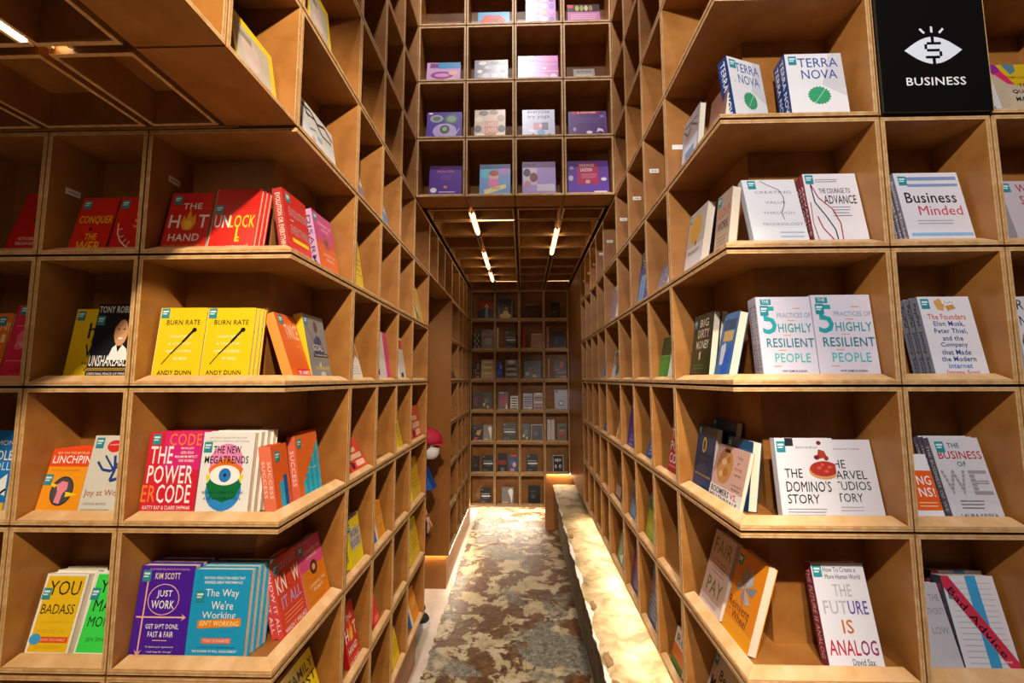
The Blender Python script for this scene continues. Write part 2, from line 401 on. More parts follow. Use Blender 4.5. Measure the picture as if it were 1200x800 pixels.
# ---- stone bench
def stone_fn(m, n, l, b):
    geo = n.new('ShaderNodeNewGeometry')
    def nz(sc, det=6, rough=.6, dist=0):
        x = n.new('ShaderNodeTexNoise'); x.inputs['Scale'].default_value = sc; x.inputs['Detail'].default_value = det
        x.inputs['Roughness'].default_value = rough; x.inputs['Distortion'].default_value = dist
        l.new(geo.outputs['Position'], x.inputs['Vector']); return x.outputs['Fac']
    r = n.new('ShaderNodeValToRGB'); e = r.color_ramp.elements
    e[0].position = .36; e[0].color = (*lin('75603C'), 1); e[1].position = .5; e[1].color = (*lin('B09A70'), 1)
    x = e.new(.66); x.color = (*lin('CCBC98'), 1)
    l.new(nz(6, 8, .65, .4), r.inputs[0]); l.new(r.outputs[0], b.inputs['Base Color']); b.inputs['Roughness'].default_value = .6
    bp = n.new('ShaderNodeBump'); bp.inputs['Strength'].default_value = .35; l.new(nz(24, 8), bp.inputs['Height']); l.new(bp.outputs[0], b.inputs['Normal'])
STONE = mat('old_plaster', stone_fn)
SIDE = mat('old_stone_side', lambda m, n, l, b: noise_mix(m, n, l, b, '3A2E1C', '7A6440', (1, 1, 3), 9, .7, 8, .35, .7))
bench = tag(empty('stone_bench', (1.1, 2, 0)), 'old chipped stone bench along the right aisle, lit from the bookcase above', 'bench')
bz = Z0 - 1.25
top = MB(STONE); ny = 120; nx = 5
def ex(y): return .996 + .010 * noise.noise(Vector((3, y * 6, 0))) + .009 * noise.noise(Vector((8, y * 22, 0)))
vv = []
for j in range(ny + 1):
    y = .01 + j * (B_ + .07) / ny; e0 = ex(y)
    for i in range(nx + 1):
        x = e0 + (W + .17 - e0) * (i / nx) ** 1.5
        z = bz + (.004 * noise.noise(Vector((x * 8, y * 8, 1))) if i else -.006)
        vv.append((x - 1.1, y - 2, z))
top.v = vv
for j in range(ny):
    for i in range(nx):
        a = j * (nx + 1) + i; top.f.append((a, a + 1, a + nx + 2, a + nx + 1)); top.m.append(0)
top.obj('bench_top', bench)
sd = MB(SIDE); nz_ = 10
for j in range(ny + 1):
    y = .01 + j * (B_ + .07) / ny; e0 = ex(y)
    for i in range(nz_ + 1):
        t_ = i / nz_; z = (bz - .006) * (1 - t_) + .004 * t_
        x = e0 + (1.062 - e0) * t_ ** .7 + (.007 * noise.noise(Vector((0, y * 14, z * 14))) if 0 < i < nz_ else 0)
        sd.v.append((x - 1.1, y - 2, z))
for j in range(ny):
    for i in range(nz_):
        a = j * (nz_ + 1) + i; sd.f.append((a, a + 1, a + nz_ + 2, a + nz_ + 1)); sd.m.append(0)
sd.obj('bench_side', bench)
FLK = plain('D9D4CC', .6, 'paint')
for (yc, ln, wd) in ((2.1, .34, .03), (1.72, .30, .035), (1.30, .22, .03), (1.05, .16, .014), (.78, .16, .03), (.55, .1, .018), (2.55, .2, .02), (3.0, .2, .02), (3.4, .16, .015)):
    n_ = 9; L_, R_ = [], []
    for q in range(n_ + 1):
        y = yc - ln / 2 + ln * q / n_; sh = math.sin(PI * q / n_)
        L_.append((ex(y) - 1.1 - .002, y - 2)); R_.append((ex(y) - 1.1 + .001 + wd * sh * random.uniform(.5, 1), y - 2))
    m = MB(FLK); m.prism(L_ + R_[::-1], bz - .002, bz + .0055); m.obj('paint_flake', bench)
BR = mat('brown_chip', lambda m, n, l, b: noise_mix(m, n, l, b, '6E5230', '94744A', (1, 1, 1), 20, .6, 4))
for (yc, ln, x_) in ((1.36, .10, .035), (.74, .07, .035), (.9, .12, .03), (2.4, .1, .03)):
    pts = [(x_ + ex(yc) - 1.1 + math.cos(a) * .02 * random.uniform(.7, 1.2), yc - 2 + math.sin(a) * ln / 2 * random.uniform(.7, 1.2)) for a in [2 * PI * q / 12 for q in range(12)]]
    m = MB(BR); m.prism(pts, bz - .002, bz + .005); m.obj('chip', bench)
# ================================================================ cover art: percent coordinates, x right, y down
# T text box, R rectangle, E ellipse, P polygon, L line
def T_(t, x0, y0, x1, y1, c, b=0): return ('T', t, x0, y0, x1, y1, c, b)
def R_(x0, y0, x1, y1, c): return ('P', c, [(x0, y0), (x1, y0), (x1, y1), (x0, y1)])
def Pg(c, *a): return ('P', c, list(zip(a[::2], a[1::2])))
def El(cx, cy, rx, ry, c, a0=0, a1=360):
    n = 22; p = [(cx + rx * math.cos(math.radians(a0 + (a1 - a0) * i / n)), cy + ry * math.sin(math.radians(a0 + (a1 - a0) * i / n))) for i in range(n + (0 if a1 - a0 == 360 else 1))]
    return ('P', c, p)
def Ln(c, w, *a):
    p = list(zip(a[::2], a[1::2])); out = []
    for (x0, y0), (x1, y1) in zip(p[:-1], p[1:]):
        d = math.hypot(x1 - x0, (y1 - y0) * 1.5) or 1; nx, ny = -(y1 - y0) * 1.5 / d * w / 2, (x1 - x0) / d * w / 3
        out.append(('P', c, [(x0 + nx, y0 + ny), (x1 + nx, y1 + ny), (x1 - nx, y1 - ny), (x0 - nx, y0 - ny)]))
    return out
def ring(cx, cy, rx, ry, c, bg): return [El(cx, cy, rx, ry, c), El(cx, cy, rx - 1.3, ry - .9, bg)]
def bars(c, x0, x1, *ys, h=1.6):
    return [R_(x0, y, x1 - (i * 7 % 5), y + h, c) for i, y in enumerate(ys)]
def F(*a):
    o = []
    for x in a: o += x if isinstance(x, list) else [x]
    return o
WH, BK = 'F2F0F2', '1A1A1C'
def flame(cx, cy, s):
    return [Pg('F0A21E', cx - s, cy, cx - s * .75, cy - s * .8, cx - s * .4, cy - s * .35, cx, cy - s * 1.5, cx + s * .35, cy - s * .5, cx + s * .8, cy - s * .9, cx + s, cy, cx + s * .6, cy + s * .6, cx, cy + s * .75, cx - s * .6, cy + s * .6),
            El(cx, cy + s * .15, s * .55, s * .42, 'F7C948')]
def gear(cx, cy, r, c):
    p = []
    for i in range(40):
        a = 2 * PI * i / 40; q = r * (1.08 if i % 2 else .93); p.append((cx + q * math.cos(a), cy + q * .68 * math.sin(a)))
    return ('P', c, p)
def stair(c1, c2):
    o = []
    for i in range(7): o.append(R_(22 + i * 11, 72 - i * 9, 33 + i * 11, 100, c1 if i % 2 == 0 else c2))
    return o
# key: (cover, spine, sticker position or None, [elements])
ART = {
 'redpal': ('CC1E12', 'A8160E', (40, 1), F(R_(52, 36, 100, 50, BK), T_('PAL', 60, 38, 98, 48, WH, 1), T_('NOT BY COINCIDENCE', 30, 74, 98, 79, WH), T_('THROUGH AND TRUE', 26, 82, 98, 87, WH), T_('BOBBY COLE', 24, 91, 98, 98, '7E120C', 1))),
 'conquer': ('CE2216', 'A8160E', (8, 6), F(T_('CONQUER', 8, 34, 97, 50, 'F2C21C', 1), El(45, 58, 4, 3, BK), T_('THE', 36, 66, 68, 77, 'F2C21C', 1), T_('WEB', 20, 80, 82, 98, 'F2C21C', 1))),
 'redswirl': ('CC2016', '9C160E', (6, 6), F(T_('SA', 50, 26, 80, 46, 'F2C21C', 1), T_('The Diary', 48, 52, 80, 57, WH), Ln('E8E0D8', 3, 10, 48, 14, 66, 26, 80, 44, 90, 60, 94), Ln('E8E0D8', 2, 14, 60, 24, 58), Ln('E8E0D8', 2, 20, 74, 32, 70), Ln('E8E0D8', 2, 32, 84, 40, 76), Ln('E8E0D8', 2, 44, 90, 50, 80), R_(2, 95, 60, 96, 'F2A21C'))),
 'hothand': ('CE2216', 'A8160E', (9, 5), F(T_('THE', 32, 18, 76, 28, WH, 1), T_('H', 8, 38, 32, 60, WH, 1), T_('T', 74, 38, 97, 60, WH, 1), flame(52, 52, 17), T_('HAND', 14, 70, 84, 82, WH, 1), T_('THE MYSTERY AND SCIENCE OF STREAKS', 6, 88, 92, 90.5, 'F2A21C'), T_('BEN COHEN', 8, 93.5, 90, 99, WH, 1))),
 'unlock': ('CF2218', 'EFE6D2', (4, 26), F(T_('UN', 6, 42, 40, 62, WH, 1), T_('LOCK', 40, 42, 96, 62, 'F2C21C', 1), R_(57, 60, 61, 84, 'F2C21C'), R_(61, 76, 67, 79, 'F2C21C'), R_(61, 81, 67, 84, 'F2C21C'), bars('A8140E', 50, 92, 24, 28, 32, h=.8), T_('EIGHT STEPS TO SUCCESS', 40, 90, 80, 93, WH), Pg('F0C8B8', 78, 98, 82, 88, 84, 93, 88, 86, 88, 98))),
 'orangeplain': ('E8761E', 'C85E14', (60, 5), F(T_('NI', 70, 14, 97, 26, 'F6D9A0', 1), T_('I', 80, 32, 92, 44, 'F6D9A0', 1), T_('and more', 60, 70, 96, 75, WH))),
 'pinkshine': ('DC2A50', 'B41E40', (12, 1), F(El(62, 45, 40, 14, 'E86C8C'), R_(10, 28, 100, 29, 'F0A0B4'), R_(8, 74, 100, 75, 'F0A0B4'), T_('HOW WE LEARN', 24, 50, 96, 60, 'F6C8D4'), T_('SOME NOTES', 30, 84, 90, 89, 'B41E40'))),
 'happywork': ('F0CC10', 'D8B60C', (5, 3), F(T_('ha', 40, 20, 84, 42, BK, 1), T_('&', 50, 40, 66, 48, BK), T_('Wo', 40, 50, 92, 68, BK, 1), T_('Happy', 40, 74, 80, 80, BK), T_('Work', 46, 82, 80, 88, BK), T_('Do what you like', 20, 93, 70, 96, '6A5A10'))),
 'unshake': ('1C1D22', '2C2E34', (3, 16), F(T_('TONY ROBBINS', 2, 3, 98, 12, WH, 1), El(66, 36, 17, 20, 'C98F64'), El(66, 24, 18, 11, '2A1A12'), El(66, 38, 15, 17, 'D6A074'), El(59, 34, 2.4, 1.2, '2A1A12'), El(72, 34, 2.4, 1.2, '2A1A12'), El(66, 46, 6, 1.4, 'F4ECE6'), Pg('F0F0F0', 44, 74, 52, 58, 60, 54, 66, 64, 74, 54, 86, 60, 94, 74), T_('UNSHAKEABLE', 3, 68, 97, 82, WH, 1), R_(2, 84, 98, 88, 'A8843C'), T_('YOUR FINANCIAL FREEDOM PLAYBOOK', 4, 85, 96, 87.4, BK), T_('CREATING PEACE OF MIND', 4, 90, 96, 93, WH), R_(20, 95, 96, 99, '3A3E48'))),
 'burn': ('EDCB1C', 'EDE0A8', (3, 1), F(T_('BURN RATE', 16, 17, 88, 24, BK, 1), T_('LAUNCHING', 26, 38, 74, 42, 'F8EFB8', 1), T_('A STARTUP', 26, 48, 74, 52, 'F8EFB8', 1), T_('AND LOSING', 22, 58, 76, 62, 'F8EFB8', 1), T_('MY MIND', 42, 68, 70, 72, 'F8EFB8', 1), Ln('6A4A1C', 2.2, 18, 78, 34, 64), Ln('2A2016', 3, 34, 64, 56, 48), Ln(BK, 5, 56, 48, 76, 32), El(78, 31, 5, 3, BK), T_('ANDY DUNN', 12, 86, 84, 92, BK, 1))),
 'blueyellow': ('1E7AC8', '1560A0', None, F(T_('SIMON', 50, 12, 96, 18, WH), T_('MOLE', 52, 24, 98, 36, WH, 1), T_('ROLL', 54, 38, 98, 48, 'BFE0F4', 1), Pg('F0F4F8', 60, 70, 96, 52, 98, 78), R_(0, 86, 100, 100, 'ECC01C'), Ln(BK, 4, 70, 84, 98, 70))),
 'linchpin': ('EE9A1E', 'D8481E', (-2, 40), F(R_(0, 0, 100, 28, 'E24A1E'), T_('NEW YORK TIMES BESTSELLER', 12, 5, 90, 8.5, 'F6D9A0'), T_('LINCHPIN', 6, 11, 98, 23, WH, 1), T_('Are You Indispensable?', 10, 32, 80, 36, 'C8601E'), El(50, 65, 27, 22, '2A2A30'), El(50, 65, 25, 20, '4A4A52'), Pg('E88CA0', 38, 82, 40, 66, 34, 56, 46, 50, 60, 52, 62, 62, 54, 68, 52, 84), Pg('F4D21C', 4, 50, 36, 56, 30, 60), Pg('F4D21C', 60, 66, 92, 70, 62, 74), T_('SETH GODIN', 4, 93, 96, 100, WH, 1))),
 'joyatwork': ('D4D2C8', 'B8B6AC', (6, 3), F(El(50, 14, 17, 8, 'D8302E'), T_('A NOVEL', 38, 11, 62, 13, WH), Ln('28408C', 5, 20, 34, 34, 44, 54, 46, 66, 36), Ln('28408C', 4, 34, 26, 56, 42, 84, 40), Ln('28408C', 6, 56, 26, 62, 44, 56, 58, 80, 54), T_('Joy at Work', 6, 69, 94, 79, 'A85038'), T_('DENNIS BAKKE', 10, 85, 60, 88, '8A8A84'), R_(8, 93, 70, 94, 'A4A49C'))),
 'power': ('D2243A', 'C01E32', (7, 2), F(R_(30, 0, 100, 46, 'D8287C'), T_('CODE', 38, 1, 98, 16, 'F08030', 1), T_('THE', 6, 17, 48, 38, WH, 1), T_('MORE JOY', 62, 18, 86, 21, WH, 1), T_('LESS EGO', 62, 23, 86, 26, WH, 1), T_('MAXIMUM IMPACT', 52, 28, 94, 31, WH, 1), T_('FOR WOMEN', 60, 33, 88, 36, WH, 1), T_('POWER', 6, 40, 90, 62, WH, 1), T_('ER', 0, 64, 26, 84, 'F08030', 1), T_('CODE', 28, 63, 90, 85, WH, 1), T_('KATTY KAY & CLAIRE SHIPMAN', 6, 88, 92, 92.5, WH, 1), T_('AUTHORS OF THE BESTSELLER', 8, 94, 90, 96, WH), T_('THE CONFIDENCE CODE', 22, 97, 78, 99.5, WH, 1))),
 'mega': ('EAEAEA', '34406C', (4, 12), F(T_('A PROMISING FORECAST FOR THE FUTURE', 12, 6, 84, 8, '8A8A90'), T_('A WORLD OF UPHEAVAL AND CHANGE', 8, 10, 90, 12, '8A8A90'), El(50, 36, 32, 22, 'E88CC0'), Pg('E8721C', 18, 44, 50, 30, 84, 44, 78, 56, 50, 60, 22, 56), Pg('F2D81C', 14, 50, 30, 56, 18, 62), Pg('F2D81C', 86, 50, 70, 56, 82, 62), El(50, 70, 34, 24, '2E8CD4'), Pg('12703C', 16, 62, 30, 56, 50, 62, 70, 56, 84, 62, 74, 78, 50, 84, 26, 78), El(50, 52, 29, 12, 'F6F6F4'), El(50, 52, 11.5, 8.4, '2E7AC4'), El(50, 52, 3, 2.2, '103058'), T_('THE NEW', 23, 17, 76, 26, BK, 1), T_('MEGATRENDS', 8, 29, 92, 38, BK, 1), T_('SEEING CLEARLY IN THE', 10, 71, 88, 74, '1A2A30', 1), T_('AGE OF DISRUPTION', 14, 78, 84, 81, '1A2A30', 1), T_('MARIAN SALZMAN', 4, 95, 94, 100, BK, 1))),
 'badass': ('EFECE4', 'B8B6B0', (3, 18), F(R_(6, 3, 95, 95, 'E8BE1C'), T_('YOU', 14, 9, 88, 27, BK), T_('BADASS', 10, 38, 88, 50, BK), T_('YOUR DOMINATE', 16, 58, 84, 61, 'D0A414'), T_('AWESOME LIFE', 14, 68, 78, 73, 'D0A414'), R_(20, 77, 92, 84, 'E0501E'), T_('NEVER TOO EARLY', 26, 79, 86, 82, 'F6D0A0'), El(16, 80, 13, 6.5, '3AA0E0'), T_('JEN SINCERO', 20, 87, 80, 92, 'D0A414'))),
 'greenmake': ('EFECE4', 'B8B6B0', (2, 20), F(R_(5, 3, 96, 95, '3CDC50'), T_('YOU', 18, 10, 90, 26, BK), T_('MAKE', 16, 34, 90, 48, BK), T_('MONEY', 14, 54, 92, 66, BK), T_('JEN SINCERO', 20, 78, 90, 84, '2A6030'))),
 'justwork': ('4A1EA0', '3A1684', (5, 5), F(T_('FROM THE BESTSELLING AUTHOR OF RADICAL', 16, 3, 90, 5, 'E8A8C0'), T_('KIM SCOTT', 28, 8, 74, 15, 'F4E0C0', 1), ring(49, 37, 29, 17, 'F4C0B0', '4A1EA0'), T_('JUST', 36, 27, 64, 36, WH, 1), T_('WORK', 28, 38, 70, 47, WH, 1), Ln('F4B8A8', 2.6, 16, 16, 16, 93), Pg('F4B8A8', 9, 90, 16, 98, 23, 90, 16, 94), Ln('F4B8A8', 2.6, 4, 56, 90, 56), Pg('F4B8A8', 86, 52, 95, 56, 86, 60, 90, 56), T_('GET SH*T DONE,', 24, 63, 84, 69, WH, 1), T_('FAST & FAIR', 30, 71, 76, 77, WH, 1), R_(40, 80, 66, 80.8, 'F4B8A8'), T_('"A bold and optimistic', 28, 86, 80, 88.5, WH), T_('road map for change"', 32, 91, 78, 93.5, WH), T_('- A FAIR READER', 30, 95.5, 80, 98, WH))),
 'theway': ('1C9CD0', '2C6CB0', (8, 24), F(T_('THE FOUR FORGOTTEN NEEDS THAT', 18, 8, 90, 11, WH, 1), T_('ENERGIZE GREAT PERFORMANCE', 20, 13, 86, 16, WH, 1), T_('The Way', 24, 22, 82, 33, WH), T_("We're", 36, 35, 74, 45, WH), T_('Working', 22, 47, 80, 57, WH), Pg('E8861C', 16, 57, 90, 54, 90, 63, 16, 66), T_("ISN'T WORKING", 20, 57, 86, 63, 'FBE8A0', 1), R_(26, 76, 76, 82, 'E0705C'), T_('TONY SCHWARTZ', 29, 77.5, 73, 80.5, 'F8D8C0', 1), T_('AUTHOR OF THE BESTSELLER', 20, 85, 84, 87, '0C5070'), T_('THE POWER OF FULL ENGAGEMENT', 12, 89, 88, 91.5, WH, 1))),
 'evolution': ('D42C22', 'A82020', (12, 4), F(T_('EVOLUTION', 18, 24, 96, 38, 'A8A0A8', 1), R_(20, 44, 34, 45, WH), T_('EVERYTHING', 18, 52, 96, 66, 'A8A0A8', 1), R_(20, 72, 90, 78, 'F2CC1C'), T_('NEW YORK TIMES', 20, 88, 88, 92, 'E8A0A0'))),
 'pinkorange': ('E06020', 'C8A0C8', (6, 4), F(R_(0, 0, 100, 42, 'C83C94'), R_(0, 42, 100, 52, 'D44C5C'), T_('DISARM THE', 22, 14, 90, 20, 'F4C8E0', 1), T_('CHANGE', 34, 23, 74, 28, 'F4C8E0', 1), ring(52, 46, 16, 12, '4A2A3A', 'B84C60'), El(52, 46, 8, 5.5, '6A3A3A'), T_('LEARNING THE', 26, 66, 86, 71, 'F8D8B0', 1), T_('SECRETS', 38, 74, 78, 79, 'F8D8B0', 1))),
 'pinkorange2': ('E4841E', 'D06CA0', (6, 4), F(R_(0, 0, 100, 44, 'D84C8C'), T_('CONQUER THE', 24, 16, 92, 22, 'F8D0E0', 1), T_('CHANGES', 30, 25, 76, 30, 'F8D0E0', 1), El(52, 46, 15, 11, '4A2A1E'), El(52, 46, 7, 5, 'E4A878'), T_('LEARNING THE', 22, 68, 88, 73, 'FBE4C0', 1), T_('SECRETS', 34, 76, 76, 81, 'FBE4C0', 1), R_(10, 92, 80, 93, 'C0641E'))),
 'orangebook': ('E8661C', 'F0A04C', (14, 3), F(T_('TWICE', 30, 16, 92, 40, 'F8D8C0', 1), R_(66, 50, 78, 51, 'F8D8C0'), R_(30, 86, 98, 98, 'D8302E'), T_('DR. NAMED', 36, 89, 94, 95, WH, 1))),
 'greyscene': ('8C8C90', 'EDC81C', (4, 4), F(El(54, 18, 9, 9, '5A4A44'), Pg('3A4A7C', 30, 60, 36, 40, 50, 32, 68, 34, 80, 60), Ln('2A2A30', 2, 10, 16, 34, 42), T_('GOAL', 30, 46, 74, 56, 'E8E0D0', 1), R_(24, 60, 96, 66, '3A3A40'), T_('The Family Years', 28, 61, 92, 65, WH), Pg('E8E4E0', 36, 72, 44, 80, 54, 72, 50, 84), T_('GALLAGHER', 24, 80, 94, 86, 'E8D01C', 1), El(56, 94, 12, 6, 'C8C4C0'))),
 'successorange': ('E4642A', 'E8785A', (20, 10), F(R_(34, 56, 60, 100, '30B4D8'), R_(60, 48, 82, 100, '1A5AA8'))),
 'success': ('E8702A', 'E06850', (8, 6), F(stair('34C0DC', '24A8D0'), T_('the path', 60, 56, 84, 59, 'D8F0F4'))),
 'orangeback': ('E2582C', 'C84C24', None, F(T_('Success', 30, 12, 96, 20, WH, 1), T_('g', 84, 30, 94, 40, WH, 1), El(88, 58, 6, 7, '3A2A24'), R_(4, 3, 20, 10, '3A3A3E'))),
 'knowitall': ('DC4226', 'D84848', (3, 4), F(T_("YOU CAN'T", 20, 6, 96, 16, 'A8A0E8', 1), T_('KN', 6, 22, 42, 44, WH, 1), ring(57, 34, 11, 12, '8C1E14', 'DC4226'), T_('W', 68, 22, 97, 44, WH, 1), T_('IT ALL', 14, 50, 92, 66, 'A8A0E8', 1), bars('F0A890', 14, 92, 73, 78, 83, h=1), T_('WANDA T. WALLACE', 8, 90, 96, 96, WH, 1))),
 'family': ('ECCE1C', 'D8BA14', None, F(T_('FAMILY', 16, 12, 96, 28, BK, 1), T_('FIRST', 24, 34, 96, 48, BK, 1), Pg('F0F0E8', 8, 18, 30, 24, 26, 36, 6, 34))),
 'yellowgrey': ('E4C81E', 'D0B41A', None, F(R_(5, 12, 88, 80, 'B4B0A4'), El(40, 44, 22, 24, 'C8B8B4'), R_(12, 20, 44, 30, '8C8878'), T_('a guide to', 20, 84, 70, 88, '8A7A10'))),
 'whitesketch': ('D4DAE0', 'B8C0C8', None, F(Ln('2A2A32', 6, 4, 14, 30, 8, 48, 20, 72, 8, 96, 20), Ln('2A2A32', 5, 14, 24, 40, 16, 60, 34, 92, 30), Ln('2A2A32', 3, 10, 4, 20, 28), Ln('6A8AB0', 3, 20, 50, 40, 40), El(50, 52, 8, 5, '8CB4D8'), El(30, 64, 6, 4, 'D8A8A0'), Ln(BK, 4, 84, 90, 98, 80))),
 'whiteorange': ('EAE6E0', 'D8D0C4', None, F(T_('M', 50, 20, 96, 50, 'E0841E', 1), bars('C8A8A8', 8, 90, 68, 74, 80, 86))),
 'familyred': ('DC4A30', 'C83C24', None, F(R_(20, 30, 70, 44, 'F0C8B0'), R_(12, 50, 90, 66, 'F0C8B0'), R_(40, 72, 90, 90, 'F0C8B0'), Pg('5A1A30', 8, 70, 30, 76, 24, 94, 8, 92))),
 'workrules': ('EBD41C', 'E0C818', (4, 14), F(R_(10, 0, 92, 6, '3A3A78'), R_(14, 26, 92, 68, 'C4C8CC'), T_('WORK', 18, 29, 88, 44, '2A3040', 1), T_('RULES!', 18, 49, 88, 64, '2A3040', 1))),
 'yellowsp': ('E8C41C', 'E0BC1C', None, F(bars('8A7010', 30, 90, 40, 50, 60, 70), El(50, 20, 14, 8, 'B8B08C'))),
 'purplesp': ('8078A8', 'E0C890', None, F(R_(0, 0, 100, 45, 'D8C49C'), R_(20, 20, 80, 30, 'E8862A'))),
 'whitepink': ('E23C94', 'E6E2E0', None, F(R_(0, 0, 70, 100, 'E4E0DE'), R_(0, 80, 20, 92, '7A2038'))),
 'bluesp': ('8CB4DC', '6C94C4', None, F(R_(20, 40, 90, 90, '4C8CCC'), R_(30, 20, 80, 30, WH))),
 'bluesp2': ('2454A4', '1C448C', None, F(bars('C8DCF0', 40, 90, 50, 64, 78, h=3))),
 'orangesp': ('EE9A2C', '3A6CB0', None, F(R_(0, 0, 20, 100, 'F0E0C8'), R_(40, 40, 90, 60, 'F4B860'))),
 'redsp': ('DC3426', 'C02C20', None, F(R_(30, 70, 90, 90, 'F06A5A'))),
 'whitered': ('E0DEDC', 'D0CECC', None, F(R_(4, 6, 96, 28, 'C82C2C'), R_(30, 10, 50, 24, '3A1A1A'), R_(30, 84, 60, 94, BK))),
 'yellowblue': ('E0BC34', 'C8A42C', None, F(Pg('4A78A0', 2, 60, 30, 78, 26, 98, 2, 98), El(34, 70, 12, 10, 'E8E0CC'), Ln('3A3A30', 3, 20, 84, 60, 96))),
 'darksp': ('3A3428', '2A241C', None, F(R_(20, 30, 80, 60, 'A89C7C'))),
 'terra': ('E6E6EA', '24407C', (6, 4), F(Pg('CFCFD6', 78, 0, 100, 0, 100, 66, 60, 48), T_('TERRA', 22, 7, 92, 21, '2A52A0'), T_('NOVA', 26, 25, 88, 39, '2A52A0'), gear(52, 64, 19, '3A9C6C'), Ln('A8D8BC', 1.2, 42, 76, 64, 54), T_('The New World After', 22, 92, 90, 96, 'B4B4BC'))),
 'creating': ('E2E3E8', 'C8CAD0', (10, 2), F(T_('CREATING', 20, 18, 88, 22, '8A8E98'), T_('VALUE', 36, 34, 74, 38, '8A8E98'), T_('THROUGH', 28, 50, 86, 54, '9A9EA8'), T_('TECHNOLOGY', 22, 67, 96, 71, '9A9EA8'), Ln('3A3A40', 1.2, 34, 2, 50, 10, 66, 16, 72, 28, 70, 40, 62, 52, 64, 62), bars('B8C4DC', 50, 94, 80, 86, h=2))),
 'courage': ('E6E4EA', '8C3440', (4, 2), F(bars('8A8A90', 22, 64, 8, 11, h=1), T_('THE COURAGE TO', 26, 21, 84, 28, BK, 1), T_('ADVANCE', 32, 31, 92, 43, BK, 1), bars('8A8A98', 44, 78, 47, 51, 55, 59, h=1), Ln('B02030', 2, 12, 14, 22, 34, 44, 50, 54, 70, 52, 98), Ln(BK, 2, 12, 16, 14, 40, 30, 60, 42, 78, 44, 98), Ln('B02030', 2, 14, 60, 20, 76, 40, 96), Ln('B02030', 1.5, 6, 40, 4, 70, 10, 98))),
 'fiveprac': ('D9D5E4', 'B8B4C4', (6, 11), F(R_(8, 3, 28, 10, '2C8C98'), T_('THE', 11, 4, 24, 8, WH), T_('5', 8, 12, 34, 46, '2CA0A8', 1), T_('PRACTICES OF', 36, 20, 98, 26, '8CA4BC', 1), T_('HIGHLY', 36, 33, 97, 44, '2A98A0', 1), T_('RESILIENT', 12, 51, 98, 62, '1C7C8C', 1), T_('PEOPLE', 24, 69, 88, 80, '54B8BC', 1), R_(66, 14, 80, 14.8, 'E89C5C'), R_(54, 29, 68, 29.8, 'E89C5C'), R_(44, 47, 58, 47.8, 'E89C5C'), R_(32, 65, 46, 65.8, 'E89C5C'), R_(20, 84, 34, 84.8, 'E89C5C'), T_('WHY SOME FLOURISH', 34, 89, 78, 91.5, BK, 1), T_('WHEN OTHERS FOLD', 38, 93.5, 76, 96, BK, 1))),
 'pizza': ('DEDEE6', 'C0C0CA', (3, 4), F(R_(18, 0, 32, 10, '2A2A30'), T_('Behind the Brand', 36, 10, 72, 13, '6A6A74'), Pg('A8402C', 70, 26, 74, 14, 84, 16, 88, 24), El(76, 6, 4, 2.6, '7A2420'), El(70, 24, 5, 3, '7A2420'), El(86, 25, 4, 3, '9A3428'), El(80, 40, 26, 11, 'C8945C'), El(80, 38, 24, 9.4, 'A8342C'), El(72, 37, 4, 2, 'D4583C'), El(84, 41, 4, 2, 'D4583C'), El(90, 36, 4, 2, 'D4583C'), El(78, 33, 3, 1.6, 'D4583C'), T_('THE', 12, 38, 42, 49, BK), T_("DOMINO'S", 12, 53, 88, 66, BK), T_('STORY', 12, 69, 66, 80, BK), bars('9A9AA4', 10, 76, 86, 89.5, 93, h=1))),
 'studios': ('DEDEE6', 'C0C0CA', None, F(R_(0, 2, 18, 13, '2A241C'), El(8, 6, 4, 3, 'C8A050'), T_('Business and Creativity', 22, 11, 76, 14, '6A6A74'), T_('THE', 4, 27, 42, 38, BK), T_('MARVEL', 4, 41, 80, 52, BK), T_('STUDIOS', 4, 55, 84, 66, BK), T_('STORY', 6, 70, 64, 81, BK), bars('A8A8B4', 12, 62, 87, 91, h=1))),
 'analog': ('DCDCE6', '7C2444', (3, 2), F(T_('How To Create a', 22, 4, 84, 9, BK), T_('More Human World', 24, 11, 90, 16, BK), T_('THE', 34, 21, 68, 33, 'B0B0BC', 1), T_('FUT', 10, 37, 54, 50, 'B0B0BC', 1), T_('URE', 56, 37, 92, 50, '5A4498', 1), T_('IS', 38, 55, 58, 68, 'C06C30', 1), T_('ANAL', 6, 74, 62, 88, 'B43040', 1), T_('OG', 64, 74, 94, 88, '8A2C5C', 1), T_('David Sax', 44, 91, 84, 97, BK), Ln(BK, 1, 44, 98.6, 88, 97.4))),
 'quality': ('B8A890', 'D8D8DC', None, F(Pg('C8A818', 14, 0, 94, 0, 98, 10, 82, 42, 46, 42), Pg('8C2484', 0, 0, 18, 0, 26, 16, 6, 20), Pg('D0245C', 8, 18, 26, 14, 44, 40, 30, 38), Pg('4C7C8C', 30, 0, 56, 0, 54, 14, 42, 20), Pg('8CB8E8', 52, 84, 70, 84, 68, 100, 46, 100), Pg('E4D83C', 70, 84, 100, 82, 100, 100, 68, 100), T_('TOBY LOREN', 30, 24, 84, 28, '3A3410', 1), T_('THE', 50, 38, 78, 44, BK, 1), T_('QUALITY', 34, 50, 98, 58, BK, 1), T_('MACHINE', 36, 64, 98, 72, BK, 1))),
 'minded': ('DFDDE6', '8C8490', (6, 5), F(R_(18, 6, 96, 11, '7C98C4'), R_(18, 16, 96, 20, '7C98C4'), T_('Business', 10, 28, 88, 43, BK, 1), T_('Minded', 26, 47, 92, 60, 'C83C58'), bars('A0A0B0', 20, 74, 67, 71, h=1), R_(6, 84, 98, 88, '8CB8E0'), R_(4, 94, 98, 98, '8CB8E0'))),
